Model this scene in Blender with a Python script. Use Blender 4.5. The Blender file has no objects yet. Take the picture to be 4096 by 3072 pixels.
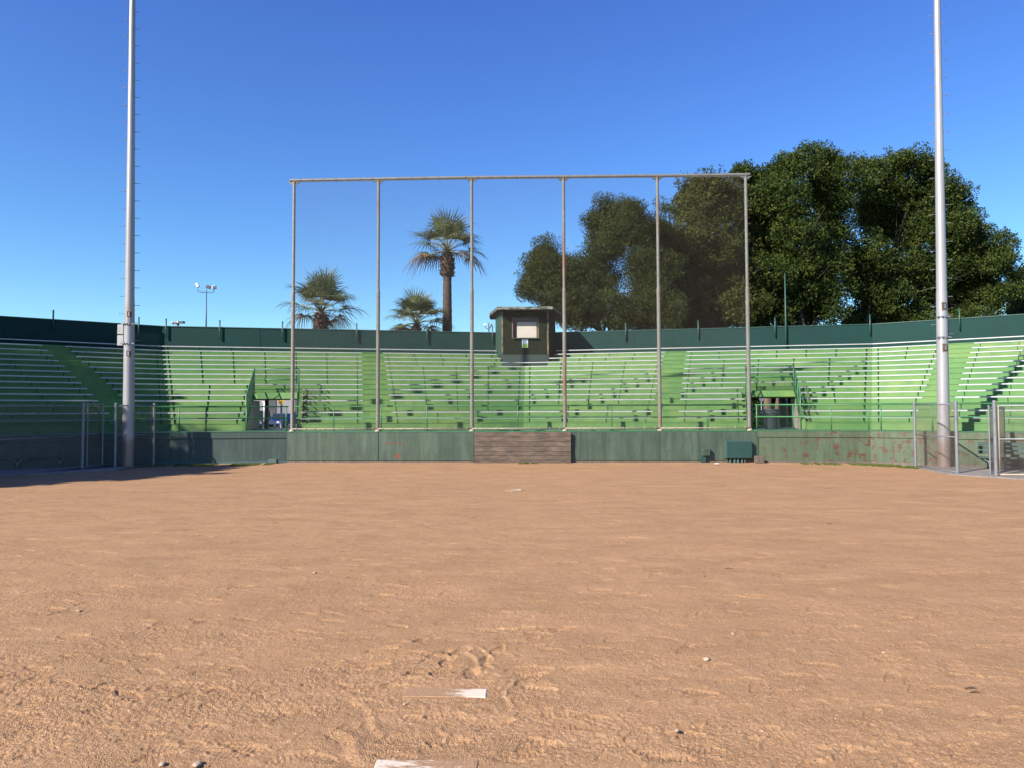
import bpy, bmesh, math, random
import numpy as np
from mathutils import Vector, Matrix
rnd = random.Random(7)
rng = np.random.default_rng(11)
R = math.radians
sc = bpy.context.scene
COL = sc.collection
# ------------------------------------------------------------------ camera
F_PX = 2840.0; CAM_H = 2.1
PITCH = math.atan(104/F_PX); ROLL = R(0.2)
CP = Vector((0, 0, CAM_H))
Fv = Vector((0, math.cos(PITCH), math.sin(PITCH)))
U0 = Vector((0, -math.sin(PITCH), math.cos(PITCH))); R0 = Vector((1, 0, 0))
Uv = U0*math.cos(ROLL) + R0*math.sin(ROLL)
Rv = R0*math.cos(ROLL) - U0*math.sin(ROLL)
cam = bpy.data.cameras.new('camera'); camo = bpy.data.objects.new('camera', cam); COL.objects.link(camo)
m = Matrix((Rv, Uv, -Fv)).transposed().to_4x4(); m.translation = CP
camo.matrix_world = m
cam.sensor_width = 36; cam.lens = 36*F_PX/4096; cam.clip_start = 0.05; cam.clip_end = 5000
sc.camera = camo
# ------------------------------------------------------------------ world, sun, exposure
SUN_AZ = R(50); SUN_EL = R(33.5)          # sun stands behind-left: to_sun = (-sin, -cos)
to_sun = Vector((-math.sin(SUN_AZ)*math.cos(SUN_EL), -math.cos(SUN_AZ)*math.cos(SUN_EL), math.sin(SUN_EL)))
w = bpy.data.worlds.new('World'); sc.world = w; w.use_nodes = True
nt = w.node_tree; bg = nt.nodes['Background']
sky = nt.nodes.new('ShaderNodeTexSky'); sky.sky_type = 'NISHITA'; sky.sun_disc = False
sky.sun_elevation = SUN_EL; sky.sun_rotation = math.atan2(to_sun.x, to_sun.y)
sky.altitude = 0; sky.air_density = 1.0; sky.dust_density = 0.25; sky.ozone_density = 3.0
hs = nt.nodes.new('ShaderNodeHueSaturation'); hs.inputs['Saturation'].default_value = 1.28
nt.links.new(sky.outputs[0], hs.inputs['Color']); tint = nt.nodes.new('ShaderNodeVectorMath'); tint.operation = 'MULTIPLY'; tcw = nt.nodes.new('ShaderNodeTexCoord'); spw = nt.nodes.new('ShaderNodeSeparateXYZ'); nt.links.new(tcw.outputs['Generated'], spw.inputs[0])
rw = nt.nodes.new('ShaderNodeValToRGB'); nt.links.new(spw.outputs[2], rw.inputs[0])
rw.color_ramp.elements[0].color = (0.74, 1.02, 0.99, 1); rw.color_ramp.elements[0].position = 0.0
rw.color_ramp.elements[1].color = (1.18, 0.80, 1.14, 1); rw.color_ramp.elements[1].position = 0.55
nt.links.new(rw.outputs[0], tint.inputs[1])
nt.links.new(hs.outputs[0], tint.inputs[0]); nt.links.new(tint.outputs[0], bg.inputs[0]); bg.inputs[1].default_value = 0.09
sun = bpy.data.lights.new('sun', 'SUN'); suno = bpy.data.objects.new('sun', sun); COL.objects.link(suno)
sun.energy = 5.0; sun.angle = R(0.53); sun.color = (1.0, 0.93, 0.83)
suno.rotation_euler = to_sun.to_track_quat('Z', 'Y').to_euler()
sc.view_settings.view_transform = 'Standard'; sc.view_settings.look = 'None'
sc.view_settings.exposure = 1.1; sc.view_settings.gamma = 1.0
sc.render.engine = 'CYCLES'

# ------------------------------------------------------------------ pixel -> world helpers (photo pixels, 4096 x 3072)
def Wp(px, py, Y):
    d = Fv + Rv*((px-2048)/F_PX) - Uv*((py-1536)/F_PX)
    return CP + d*(Y/d.y)
def Gp(px, py, z=0.0):
    d = Fv + Rv*((px-2048)/F_PX) - Uv*((py-1536)/F_PX)
    return CP + d*((z-CAM_H)/d.z)
def tline(px, A, B, z):
    a = Vector((A[0], A[1], z-CAM_H)); b = Vector((B[0]-A[0], B[1]-A[1], 0)); u = (px-2048)/F_PX
    return (u*a.dot(Fv)-a.dot(Rv))/(b.dot(Rv)-u*b.dot(Fv))
def online(px, A, B, z):
    t = tline(px, A, B, z); return Vector((A[0]+(B[0]-A[0])*t, A[1]+(B[1]-A[1])*t, z))
def atY(px, Y, z): return online(px, (-50, Y), (50, Y), z)

# ------------------------------------------------------------------ materials
def new_mat(name):
    mt = bpy.data.materials.new(name); mt.use_nodes = True
    return mt, mt.node_tree, mt.node_tree.nodes['Principled BSDF']
def N(nt, t, **kw):
    n = nt.nodes.new(t)
    for k, v in kw.items():
        if k in n.inputs: n.inputs[k].default_value = v
        else: setattr(n, k, v)
    return n
def ramp(nt, fac, stops):
    r = nt.nodes.new('ShaderNodeValToRGB'); e = r.color_ramp.elements
    while len(e) < len(stops): e.new(0.5)
    for el, (p, c) in zip(e, stops):
        el.position = p; el.color = (c, c, c, 1) if isinstance(c, (int, float)) else (*c, 1)
    nt.links.new(fac, r.inputs[0]); return r.outputs[0]
def mixc(nt, fac, a, b):
    mx = nt.nodes.new('ShaderNodeMix'); mx.data_type = 'RGBA'
    for i, v in ((6, a), (7, b)):
        if isinstance(v, tuple): mx.inputs[i].default_value = (*v, 1)
        else: nt.links.new(v, mx.inputs[i])
    if isinstance(fac, (int, float)): mx.inputs[0].default_value = fac
    else: nt.links.new(fac, mx.inputs[0])
    return mx.outputs[2]
def noise(nt, scale, detail=4, rough=0.55, stretch=None, pos=None, coord='pos'):
    if coord == 'pos':
        g = nt.nodes.new('ShaderNodeNewGeometry').outputs['Position']
    else:
        g = nt.nodes.new('ShaderNodeTexCoord').outputs['Object']
    if stretch or pos:
        mp = nt.nodes.new('ShaderNodeMapping')
        if stretch: mp.inputs['Scale'].default_value = stretch
        if pos: mp.inputs['Location'].default_value = pos
        nt.links.new(g, mp.inputs[0]); g = mp.outputs[0]
    n = N(nt, 'ShaderNodeTexNoise', Scale=scale, Detail=detail, Roughness=rough)
    nt.links.new(g, n.inputs['Vector']); return n.outputs['Fac']
def bump(nt, bs, h, strength=0.3, dist=0.01):
    b = N(nt, 'ShaderNodeBump', Strength=strength, Distance=dist)
    nt.links.new(h, b.inputs['Height']); nt.links.new(b.outputs[0], bs.inputs['Normal']); return b
def simple(name, c, rough=0.6, metal=0.0, c2=None, scale=3.0, bumpd=0.0, bscale=30, stretch=None, lo=0.35, hi=0.7, spec=None):
    mt, nt, bs = new_mat(name)
    bs.inputs['Roughness'].default_value = rough; bs.inputs['Metallic'].default_value = metal
    if spec is not None: bs.inputs['Specular IOR Level'].default_value = spec
    if c2 is None: c2 = tuple(x*0.75 for x in c)
    f = ramp(nt, noise(nt, scale, 5, 0.6, stretch), [(lo, 0.0), (hi, 1.0)])
    nt.links.new(mixc(nt, f, c, c2), bs.inputs['Base Color'])
    if bumpd: bump(nt, bs, noise(nt, bscale, 4, 0.6, stretch), 0.5, bumpd)
    return mt

def mat_green_terrace():
    mt, nt, bs = new_mat('green_terrace_paint')
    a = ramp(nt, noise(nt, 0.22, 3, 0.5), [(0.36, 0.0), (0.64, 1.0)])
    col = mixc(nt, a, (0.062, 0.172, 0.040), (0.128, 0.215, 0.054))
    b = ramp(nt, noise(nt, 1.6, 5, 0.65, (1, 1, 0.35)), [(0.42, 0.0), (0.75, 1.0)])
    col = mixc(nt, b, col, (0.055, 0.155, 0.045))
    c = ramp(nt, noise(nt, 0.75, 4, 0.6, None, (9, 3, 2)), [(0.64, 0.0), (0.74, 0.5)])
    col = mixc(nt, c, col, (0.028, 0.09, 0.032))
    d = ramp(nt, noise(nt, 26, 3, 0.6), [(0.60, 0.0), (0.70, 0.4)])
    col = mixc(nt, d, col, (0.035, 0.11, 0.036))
    e = ramp(nt, noise(nt, 0.5, 4, 0.6, None, (31, 7, 5)), [(0.66, 0.0), (0.76, 0.35)])
    col = mixc(nt, e, col, (0.18, 0.17, 0.08))
    nt.links.new(col, bs.inputs['Base Color']); bs.inputs['Roughness'].default_value = 0.6
    bump(nt, bs, noise(nt, 20, 6, 0.65), 0.5, 0.008)
    return mt
def mat_painted_wall(name, base, base2, rust=0.0, chip=0.0):
    mt, nt, bs = new_mat(name)
    col = mixc(nt, ramp(nt, noise(nt, 0.9, 5, 0.65), [(0.3, 0.0), (0.7, 1.0)]), base, base2)
    st = ramp(nt, noise(nt, 5.0, 5, 0.7, (1, 1, 0.07)), [(0.45, 0.0), (0.72, 0.75)])
    col = mixc(nt, st, col, tuple(x*0.6 for x in base))
    st2 = ramp(nt, noise(nt, 3.1, 5, 0.7, (1, 1, 0.12), (5, 1, 0)), [(0.5, 0.0), (0.74, 0.6)])
    col = mixc(nt, st2, col, tuple(min(1, x*1.55+0.01) for x in base2))
    if rust > 0:
        rg0 = noise(nt, 4.4, 12, 0.64, (1, 1, 0.8), (2, 8, 1))
        gx = nt.nodes.new('ShaderNodeNewGeometry'); sx_ = nt.nodes.new('ShaderNodeSeparateXYZ'); nt.links.new(gx.outputs['Position'], sx_.inputs[0])
        mr = nt.nodes.new('ShaderNodeMapRange'); mr.inputs[1].default_value = 9.5; mr.inputs[2].default_value = 14.0; mr.inputs[3].default_value = -0.035; mr.inputs[4].default_value = 0.02
        nt.links.new(sx_.outputs[0], mr.inputs[0]); ar = N(nt, 'ShaderNodeMath', operation='ADD'); nt.links.new(rg0, ar.inputs[0]); nt.links.new(mr.outputs[0], ar.inputs[1]); rg = ar.outputs[0]
        rm = ramp(nt, rg, [(0.618-rust, 0.0), (0.64-rust, 0.9)])
        rc = mixc(nt, ramp(nt, noise(nt, 9, 4), [(0.35, 0.0), (0.65, 1.0)]), (0.066, 0.022, 0.012), (0.082, 0.042, 0.022))
        col = mixc(nt, rm, col, rc)
        r2 = ramp(nt, noise(nt, 6, 7, 0.75, (1, 1, 0.13), (3, 2, 1)), [(0.60, 0.0), (0.70, 0.8)])
        col = mixc(nt, r2, col, (0.05, 0.035, 0.02))
    if chip > 0:
        cm = ramp(nt, noise(nt, 22, 4, 0.6), [(0.70, 0.0), (0.72, 0.8)])
        pz = nt.nodes.new('ShaderNodeNewGeometry'); sp = nt.nodes.new('ShaderNodeSeparateXYZ')
        nt.links.new(pz.outputs['Position'], sp.inputs[0])
        zz = ramp(nt, sp.outputs[2], [(0.12, 1.0), (0.42, 0.0)])
        mu = N(nt, 'ShaderNodeMath', operation='MULTIPLY'); nt.links.new(cm, mu.inputs[0]); nt.links.new(zz, mu.inputs[1])
        col = mixc(nt, mu.outputs[0], col, (0.42, 0.45, 0.42))
    sx = ramp(nt, noise(nt, 14, 3, 0.5), [(0.66, 0.0), (0.70, 0.7)])
    col = mixc(nt, sx, col, tuple(x*0.45 for x in base))
    nt.links.new(col, bs.inputs['Base Color']); bs.inputs['Roughness'].default_value = 0.55
    bump(nt, bs, noise(nt, 16, 6, 0.65), 0.5, 0.006)
    return mt
def mat_dirt():
    mt, nt, bs = new_mat('infield_dirt')
    a = ramp(nt, noise(nt, 0.16, 4, 0.6, (1, 1.8, 1)), [(0.3, 0.0), (0.7, 1.0)])
    col = mixc(nt, a, (0.308, 0.181, 0.092), (0.352, 0.212, 0.109))
    b = ramp(nt, noise(nt, 1.3, 6, 0.62, (0.8, 1.6, 1)), [(0.35, 0.0), (0.68, 1.0)])
    col = mixc(nt, b, col, (0.276, 0.160, 0.080))
    c = ramp(nt, noise(nt, 60, 4, 0.7), [(0.34, 0.6), (0.52, 0.0)])
    col = mixc(nt, c, col, (0.20, 0.108, 0.056))
    d = ramp(nt, noise(nt, 85, 2, 0.5, None, (4, 2, 0)), [(0.60, 0.0), (0.72, 0.8)])
    col = mixc(nt, d, col, (0.50, 0.33, 0.22))
    f2 = ramp(nt, noise(nt, 9, 9, 0.80, (1, 0.8, 1), (1, 5, 0)), [(0.55, 0.0), (0.64, 0.6)])
    col = mixc(nt, f2, col, (0.20, 0.112, 0.058))
    f3 = ramp(nt, noise(nt, 5, 8, 0.8, (0.9, 0.8, 1), (11, 5, 0)), [(0.55, 0.0), (0.68, 0.4)])
    col = mixc(nt, f3, col, (0.47, 0.305, 0.175))
    vo = N(nt, 'ShaderNodeTexVoronoi', Scale=55.0); g = nt.nodes.new('ShaderNodeNewGeometry'); nt.links.new(g.outputs['Position'], vo.inputs['Vector'])
    wn = nt.nodes.new('ShaderNodeSeparateColor'); nt.links.new(vo.outputs['Color'], wn.inputs[0])
    m1 = ramp(nt, wn.outputs[0], [(0.955, 0.0), (0.965, 1.0)]); m2 = ramp(nt, vo.outputs['Distance'], [(0.25, 0.7), (0.36, 0.0)])
    mu = N(nt, 'ShaderNodeMath', operation='MULTIPLY'); nt.links.new(m1, mu.inputs[0]); nt.links.new(m2, mu.inputs[1])
    col = mixc(nt, mu.outputs[0], col, (0.55, 0.43, 0.33))
    e = ramp(nt, noise(nt, 0.8, 5, 0.6, (0.6, 2.2, 1), (7, 7, 0)), [(0.60, 0.0), (0.70, 0.4)])
    col = mixc(nt, e, col, (0.43, 0.262, 0.14))
    nt.links.new(col, bs.inputs['Base Color']); bs.inputs['Roughness'].default_value = 0.95
    bs.inputs['Specular IOR Level'].default_value = 0.15
    # gravelly grain, rougher where the coarse patches lie
    ad = N(nt, 'ShaderNodeMath', operation='ADD'); nt.links.new(noise(nt, 48, 4, 0.72), ad.inputs[0])
    vo2 = N(nt, 'ShaderNodeTexVoronoi', Scale=95.0); nt.links.new(g.outputs['Position'], vo2.inputs['Vector'])
    nt.links.new(vo2.outputs['Distance'], ad.inputs[1])
    ms = N(nt, 'ShaderNodeMath', operation='MULTIPLY'); nt.links.new(ad.outputs[0], ms.inputs[0])
    nt.links.new(ramp(nt, noise(nt, 1.1, 5, 0.6, (0.7, 1.5, 1), (3, 1, 0)), [(0.36, 1.0), (0.62, 0.25)]), ms.inputs[1])
    b1 = N(nt, 'ShaderNodeBump', Strength=0.75, Distance=0.010); nt.links.new(ms.outputs[0], b1.inputs['Height'])
    b2 = N(nt, 'ShaderNodeBump', Strength=0.6, Distance=0.028); nt.links.new(noise(nt, 6, 9, 0.74, (0.9, 0.9, 1)), b2.inputs['Height'])
    nt.links.new(b2.outputs[0], b1.inputs['Normal']); nt.links.new(b1.outputs[0], bs.inputs['Normal'])
    return mt
def mat_plate(sl=1.1, lo=0.58, hi=0.66):
    mt, nt, bs = new_mat('dusty_white_rubber')
    tc = nt.nodes.new('ShaderNodeTexCoord'); sp = nt.nodes.new('ShaderNodeSeparateXYZ'); nt.links.new(tc.outputs['Object'], sp.inputs[0])
    ad = N(nt, 'ShaderNodeMath', operation='MULTIPLY_ADD'); nt.links.new(sp.outputs[0], ad.inputs[0]); ad.inputs[1].default_value = sl
    nt.links.new(noise(nt, 14, 6, 0.7, (0.5, 1.6, 1), None, 'obj'), ad.inputs[2])
    f = ramp(nt, ad.outputs[0], [(lo, 0.0), (hi, 1.0)])
    dirt = mixc(nt, ramp(nt, noise(nt, 60, 4, 0.7), [(0.36, 1.0), (0.6, 0.0)]), (0.32, 0.192, 0.10), (0.20, 0.112, 0.06))
    nt.links.new(mixc(nt, f, dirt, (0.52, 0.44, 0.35)), bs.inputs['Base Color'])
    bs.inputs['Roughness'].default_value = 0.9
    bump(nt, bs, noise(nt, 60, 4, 0.7), 0.6, 0.004)
    return mt
def mat_leaf(name, c1, c2, c3, trans=0.25):
    mt, nt, bs = new_mat(name)
    g = nt.nodes.new('ShaderNodeNewGeometry')
    col = ramp(nt, g.outputs['Random Per Island'], [(0.0, c1), (0.55, c2), (0.93, c3)])
    nz = ramp(nt, noise(nt, 0.5, 3, 0.6), [(0.35, 0.0), (0.65, 0.5)])
    col = mixc(nt, nz, col, tuple(x*0.62 for x in c2))
    nt.links.new(col, bs.inputs['Base Color']); bs.inputs['Roughness'].default_value = 0.6
    bs.inputs['Specular IOR Level'].default_value = 0.15
    tr = nt.nodes.new('ShaderNodeBsdfTranslucent'); nt.links.new(col, tr.inputs[0])
    mx = nt.nodes.new('ShaderNodeMixShader'); mx.inputs[0].default_value = trans
    out = nt.nodes['Material Output']
    nt.links.new(bs.outputs[0], mx.inputs[1]); nt.links.new(tr.outputs[0], mx.inputs[2]); nt.links.new(mx.outputs[0], out.inputs[0])
    return mt
def mat_wood_boards():
    mt, nt, bs = new_mat('weathered_boards')
    g = ramp(nt, noise(nt, 6, 8, 0.72, (0.35, 1, 5)), [(0.3, 0.0), (0.7, 1.0)])
    col = mixc(nt, g, (0.026, 0.019, 0.014), (0.125, 0.093, 0.070))
    h = ramp(nt, noise(nt, 2.2, 5, 0.6, (0.8, 1, 2.5), (2, 2, 2)), [(0.45, 0.0), (0.68, 0.75)])
    col = mixc(nt, h, col, (0.165, 0.115, 0.08))
    nt.links.new(col, bs.inputs['Base Color']); bs.inputs['Roughness'].default_value = 0.85
    bump(nt, bs, noise(nt, 9, 8, 0.75, (0.3, 1, 7)), 0.7, 0.012)
    return mt
def mat_rusty_pipe(name, c=(0.205, 0.20, 0.175)):
    mt, nt, bs = new_mat(name)
    col = mixc(nt, ramp(nt, noise(nt, 7, 5, 0.7), [(0.35, 0.0), (0.65, 1.0)]), c, tuple(x*0.7 for x in c))
    rm = ramp(nt, noise(nt, 1.3, 6, 0.7, (1, 1, 0.3), (3, 5, 2)), [(0.52, 0.0), (0.66, 0.85)])
    col = mixc(nt, rm, col, (0.19, 0.085, 0.04))
    nt.links.new(col, bs.inputs['Base Color']); bs.inputs['Roughness'].default_value = 0.6
    bump(nt, bs, noise(nt, 30, 3, 0.6), 0.4, 0.004)
    return mt
def mat_light_pole():
    mt, nt, bs = new_mat('light_pole_paint')
    col = mixc(nt, ramp(nt, noise(nt, 2.5, 6, 0.7, (1, 1, 0.25)), [(0.4, 0.0), (0.7, 1.0)]), (0.30, 0.30, 0.305), (0.25, 0.245, 0.25))
    g = nt.nodes.new('ShaderNodeNewGeometry'); sp = nt.nodes.new('ShaderNodeSeparateXYZ'); nt.links.new(g.outputs['Position'], sp.inputs[0])
    ad = N(nt, 'ShaderNodeMath', operation='MULTIPLY_ADD'); nt.links.new(noise(nt, 5, 5, 0.7, (1, 1, 0.5)), ad.inputs[0]); ad.inputs[1].default_value = -1.6
    nt.links.new(sp.outputs[2], ad.inputs[2])
    f = ramp(nt, ad.outputs[0], [(0.0, 0.65), (0.45, 0.0)])
    col = mixc(nt, f, col, (0.20, 0.115, 0.08))
    nt.links.new(col, bs.inputs['Base Color']); bs.inputs['Roughness'].default_value = 0.42; bs.inputs['Metallic'].default_value = 0.25
    bump(nt, bs, noise(nt, 14, 3, 0.6), 0.25, 0.004)
    return mt
M = {}
M['terrace'] = mat_green_terrace()
M['deck'] = simple('deck_green', (0.07, 0.15, 0.08), 0.75, 0, (0.05, 0.10, 0.06), 2.0, 0.004)
M['parapet'] = simple('parapet_dark_green', (0.006, 0.036, 0.031), 0.75, 0, (0.008, 0.029, 0.026), 0.7, 0.003, 8, spec=0.2)
M['cap'] = simple('parapet_cap', (0.022, 0.07, 0.052), 0.5)
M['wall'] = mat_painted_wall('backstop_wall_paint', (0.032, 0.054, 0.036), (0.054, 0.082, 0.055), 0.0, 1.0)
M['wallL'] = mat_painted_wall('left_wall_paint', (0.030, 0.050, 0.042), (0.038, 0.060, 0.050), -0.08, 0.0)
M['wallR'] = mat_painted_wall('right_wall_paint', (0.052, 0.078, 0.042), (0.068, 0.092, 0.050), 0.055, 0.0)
M['foot'] = mat_painted_wall('wall_footing', (0.09, 0.07, 0.055), (0.11, 0.09, 0.07), 0.0, 0.0)
M['boards'] = mat_wood_boards()
M['alu'] = simple('weathered_aluminium', (0.42, 0.425, 0.42), 0.5, 0.15, (0.33, 0.34, 0.35), 1.5, 0.0, stretch=(1, 1, 1))
M['bracket'] = simple('bracket_green', (0.030, 0.090, 0.030), 0.6)
M['rail'] = simple('rail_green', (0.045, 0.17, 0.06), 0.45, 0, (0.035, 0.13, 0.05), 6)
M['meshg'] = simple('mesh_dark_green', (0.014, 0.045, 0.022), 0.5)
M['galv'] = simple('galvanised_steel', (0.20, 0.21, 0.22), 0.45, 0.3, (0.15, 0.16, 0.18), 5)
M['wire'] = simple('galvanised_wire', (0.20, 0.165, 0.13), 0.5, 0.1, (0.13, 0.10, 0.075), 4)
M['redprimer'] = simple('red_primer', (0.17, 0.04, 0.018), 0.7)
M['wireb'] = simple('backstop_wire', (0.105, 0.088, 0.068), 0.6, 0, (0.07, 0.055, 0.04), 4)
M['pipe'] = mat_rusty_pipe('backstop_pipe')
M['beam'] = simple('beam_grey', (0.15, 0.15, 0.145), 0.55, 0.1, (0.11, 0.11, 0.105), 4)
M['brail'] = simple('bottom_rail_cream', (0.30, 0.25, 0.19), 0.6, 0, (0.22, 0.17, 0.125), 5)
M['lpole'] = mat_light_pole()
M['boxg'] = simple('utility_box_grey', (0.36, 0.36, 0.36), 0.4, 0.2)
M['rust'] = simple('rust', (0.06, 0.026, 0.016), 0.8, 0, (0.12, 0.055, 0.028), 12)
M['ruststain'] = simple('rust_stain', (0.17, 0.125, 0.10), 0.8, 0, (0.06, 0.045, 0.035), 14)
M['concrete'] = simple('concrete', (0.20, 0.175, 0.155), 0.85, 0, (0.14, 0.125, 0.11), 4, 0.01)
M['block'] = simple('old_block', (0.11, 0.085, 0.065), 0.9, 0, (0.07, 0.055, 0.045), 9, 0.015)
M['blockg'] = simple('painted_block', (0.07, 0.10, 0.09), 0.85, 0, (0.05, 0.07, 0.06), 9, 0.015)
M['ebox'] = simple('cabinet_green', (0.013, 0.045, 0.040), 0.38, 0, (0.020, 0.054, 0.047), 5, 0.003, 12)
M['ebox2'] = simple('cabinet_edge', (0.045, 0.085, 0.070), 0.5, 0, (0.035, 0.062, 0.052), 9)
M['dirt'] = mat_dirt()
M['plate'] = mat_plate(); M['plate2'] = mat_plate(-0.5, 0.50, 0.62); M['plate3'] = mat_plate(0.6, 0.50, 0.60)
M['booth'] = simple('booth_siding', (0.009, 0.016, 0.009), 0.85, 0, (0.014, 0.017, 0.009), 3, 0.006, 20, (1, 1, 0.2), spec=0.2)
M['boothg'] = simple('booth_side_green', (0.018, 0.055, 0.038), 0.6, 0, (0.015, 0.045, 0.03), 4)
M['boothb'] = simple('booth_base', (0.020, 0.040, 0.033), 0.6, 0, (0.017, 0.034, 0.027), 4)
M['trim'] = simple('peeling_trim', (0.03, 0.05, 0.03), 0.8, 0, (0.20, 0.125, 0.07), 9, 0.005, 30, (1, 1, 0.25), 0.46, 0.54)
M['fascia'] = simple('roof_fascia', (0.03, 0.05, 0.038), 0.75, 0, (0.20, 0.185, 0.16), 7, 0.005, 30, (0.4, 1, 1), 0.5, 0.56)
M['roof'] = simple('roof_felt', (0.045, 0.05, 0.055), 0.9)
M['shutter'] = simple('shutter_board', (0.46, 0.42, 0.35), 0.7, 0, (0.42, 0.38, 0.31), 3)
M['jamb'] = simple('window_jamb', (0.09, 0.09, 0.10), 0.8)
M['orange'] = simple('bare_wood_jamb', (0.24, 0.10, 0.05), 0.8, 0, (0.12, 0.10, 0.06), 9, 0, 30, (1, 1, 0.3))
M['white'] = simple('white_paint', (0.72, 0.72, 0.70), 0.5)
M['beige'] = simple('beige_plaster', (0.40, 0.365, 0.30), 0.8, 0, (0.34, 0.30, 0.25), 2)
M['black'] = simple('black_steel', (0.012, 0.012, 0.012), 0.6)
M['yellow'] = simple('sign_yellow', (0.80, 0.48, 0.02), 0.4)
M['red'] = simple('sign_red', (0.65, 0.02, 0.02), 0.4)
M['sgrey'] = simple('sign_grey', (0.16, 0.16, 0.18), 0.5)
M['bin'] = simple('bin_plastic', (0.035, 0.045, 0.052), 0.5, 0, (0.045, 0.055, 0.062), 5)
M['asphalt'] = simple('asphalt', (0.11, 0.10, 0.095), 0.9, 0, (0.08, 0.075, 0.07), 3, 0.01)
M['earth'] = simple('outer_ground', (0.16, 0.13, 0.09), 0.95, 0, (0.10, 0.10, 0.05), 0.5, 0.02)
M['bwall'] = simple('grey_building', (0.22, 0.21, 0.22), 0.8, 0, (0.18, 0.17, 0.18), 0.6)
M['bdark'] = simple('building_recess', (0.06, 0.06, 0.065), 0.8)
M['bark'] = simple('bark', (0.13, 0.085, 0.055), 0.9, 0, (0.06, 0.04, 0.028), 6, 0.03, 14, (1, 1, 0.3))
M['limb'] = simple('pale_limb', (0.055, 0.044, 0.034), 0.9, 0, (0.03, 0.024, 0.018), 5, 0.02, 14)
M['palmtrunk'] = simple('palm_trunk', (0.075, 0.052, 0.038), 0.9, 0, (0.032, 0.023, 0.018), 5, 0.04, 9, (0.3, 0.3, 5))
M['boot'] = simple('palm_boots', (0.035, 0.020, 0.014), 0.9, 0, (0.085, 0.05, 0.035), 7, 0.02)
M['leafR'] = mat_leaf('broad_leaves', (0.016, 0.034, 0.008), (0.036, 0.060, 0.012), (0.105, 0.120, 0.018))
M['leafM'] = mat_leaf('brownish_leaves', (0.024, 0.034, 0.009), (0.048, 0.062, 0.013), (0.115, 0.105, 0.020))
M['leafC'] = mat_leaf('cypress_leaves', (0.018, 0.030, 0.008), (0.040, 0.058, 0.013), (0.080, 0.085, 0.018))
M['leafD'] = mat_leaf('dark_leaves', (0.012, 0.026, 0.010), (0.024, 0.042, 0.014), (0.05, 0.06, 0.02))
M['palmg'] = mat_leaf('palm_green', (0.085, 0.115, 0.045), (0.130, 0.160, 0.070), (0.24, 0.25, 0.13), 0.35)
M['palmb'] = mat_leaf('palm_dry', (0.13, 0.088, 0.042), (0.21, 0.145, 0.075), (0.32, 0.24, 0.14), 0.3)
M['stalk'] = simple('palm_stalk', (0.20, 0.19, 0.06), 0.6)
M['grass'] = mat_leaf('grass_blades', (0.055, 0.090, 0.015), (0.105, 0.150, 0.030), (0.20, 0.18, 0.06), 0.2)
M['stone'] = simple('pale_stone', (0.38, 0.30, 0.22), 0.9, 0, (0.26, 0.18, 0.12), 30)
M['gravel'] = simple('fine_gravel', (0.36, 0.24, 0.15), 0.95, 0, (0.20, 0.12, 0.075), 60)
M['carD'] = simple('car_dark', (0.012, 0.016, 0.022), 0.2, 0.3); M['carB'] = simple('car_blue', (0.010, 0.035, 0.17), 0.2, 0.3)
M['glass'] = simple('car_glass', (0.015, 0.022, 0.022), 0.08); M['tyre'] = simple('tyre', (0.015, 0.015, 0.015), 0.8)
M['lampw'] = simple('lamp_housing', (0.62, 0.62, 0.60), 0.4); M['lampd'] = simple('lamp_face', (0.08, 0.09, 0.11), 0.3)
M['lampp'] = simple('lamp_pole', (0.05, 0.10, 0.13), 0.5)
M['benchd'] = simple('bench_dark_green', (0.025, 0.06, 0.05), 0.6)
M['signtop'] = simple('sign_pale', (0.70, 0.74, 0.78), 0.4); M['signgreen'] = simple('sign_green', (0.42, 0.72, 0.10), 0.4)
M['teal'] = simple('painted_teal', (0.045, 0.09, 0.095), 0.7)
M['twig'] = simple('twig', (0.06, 0.04, 0.03), 0.9)

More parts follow.
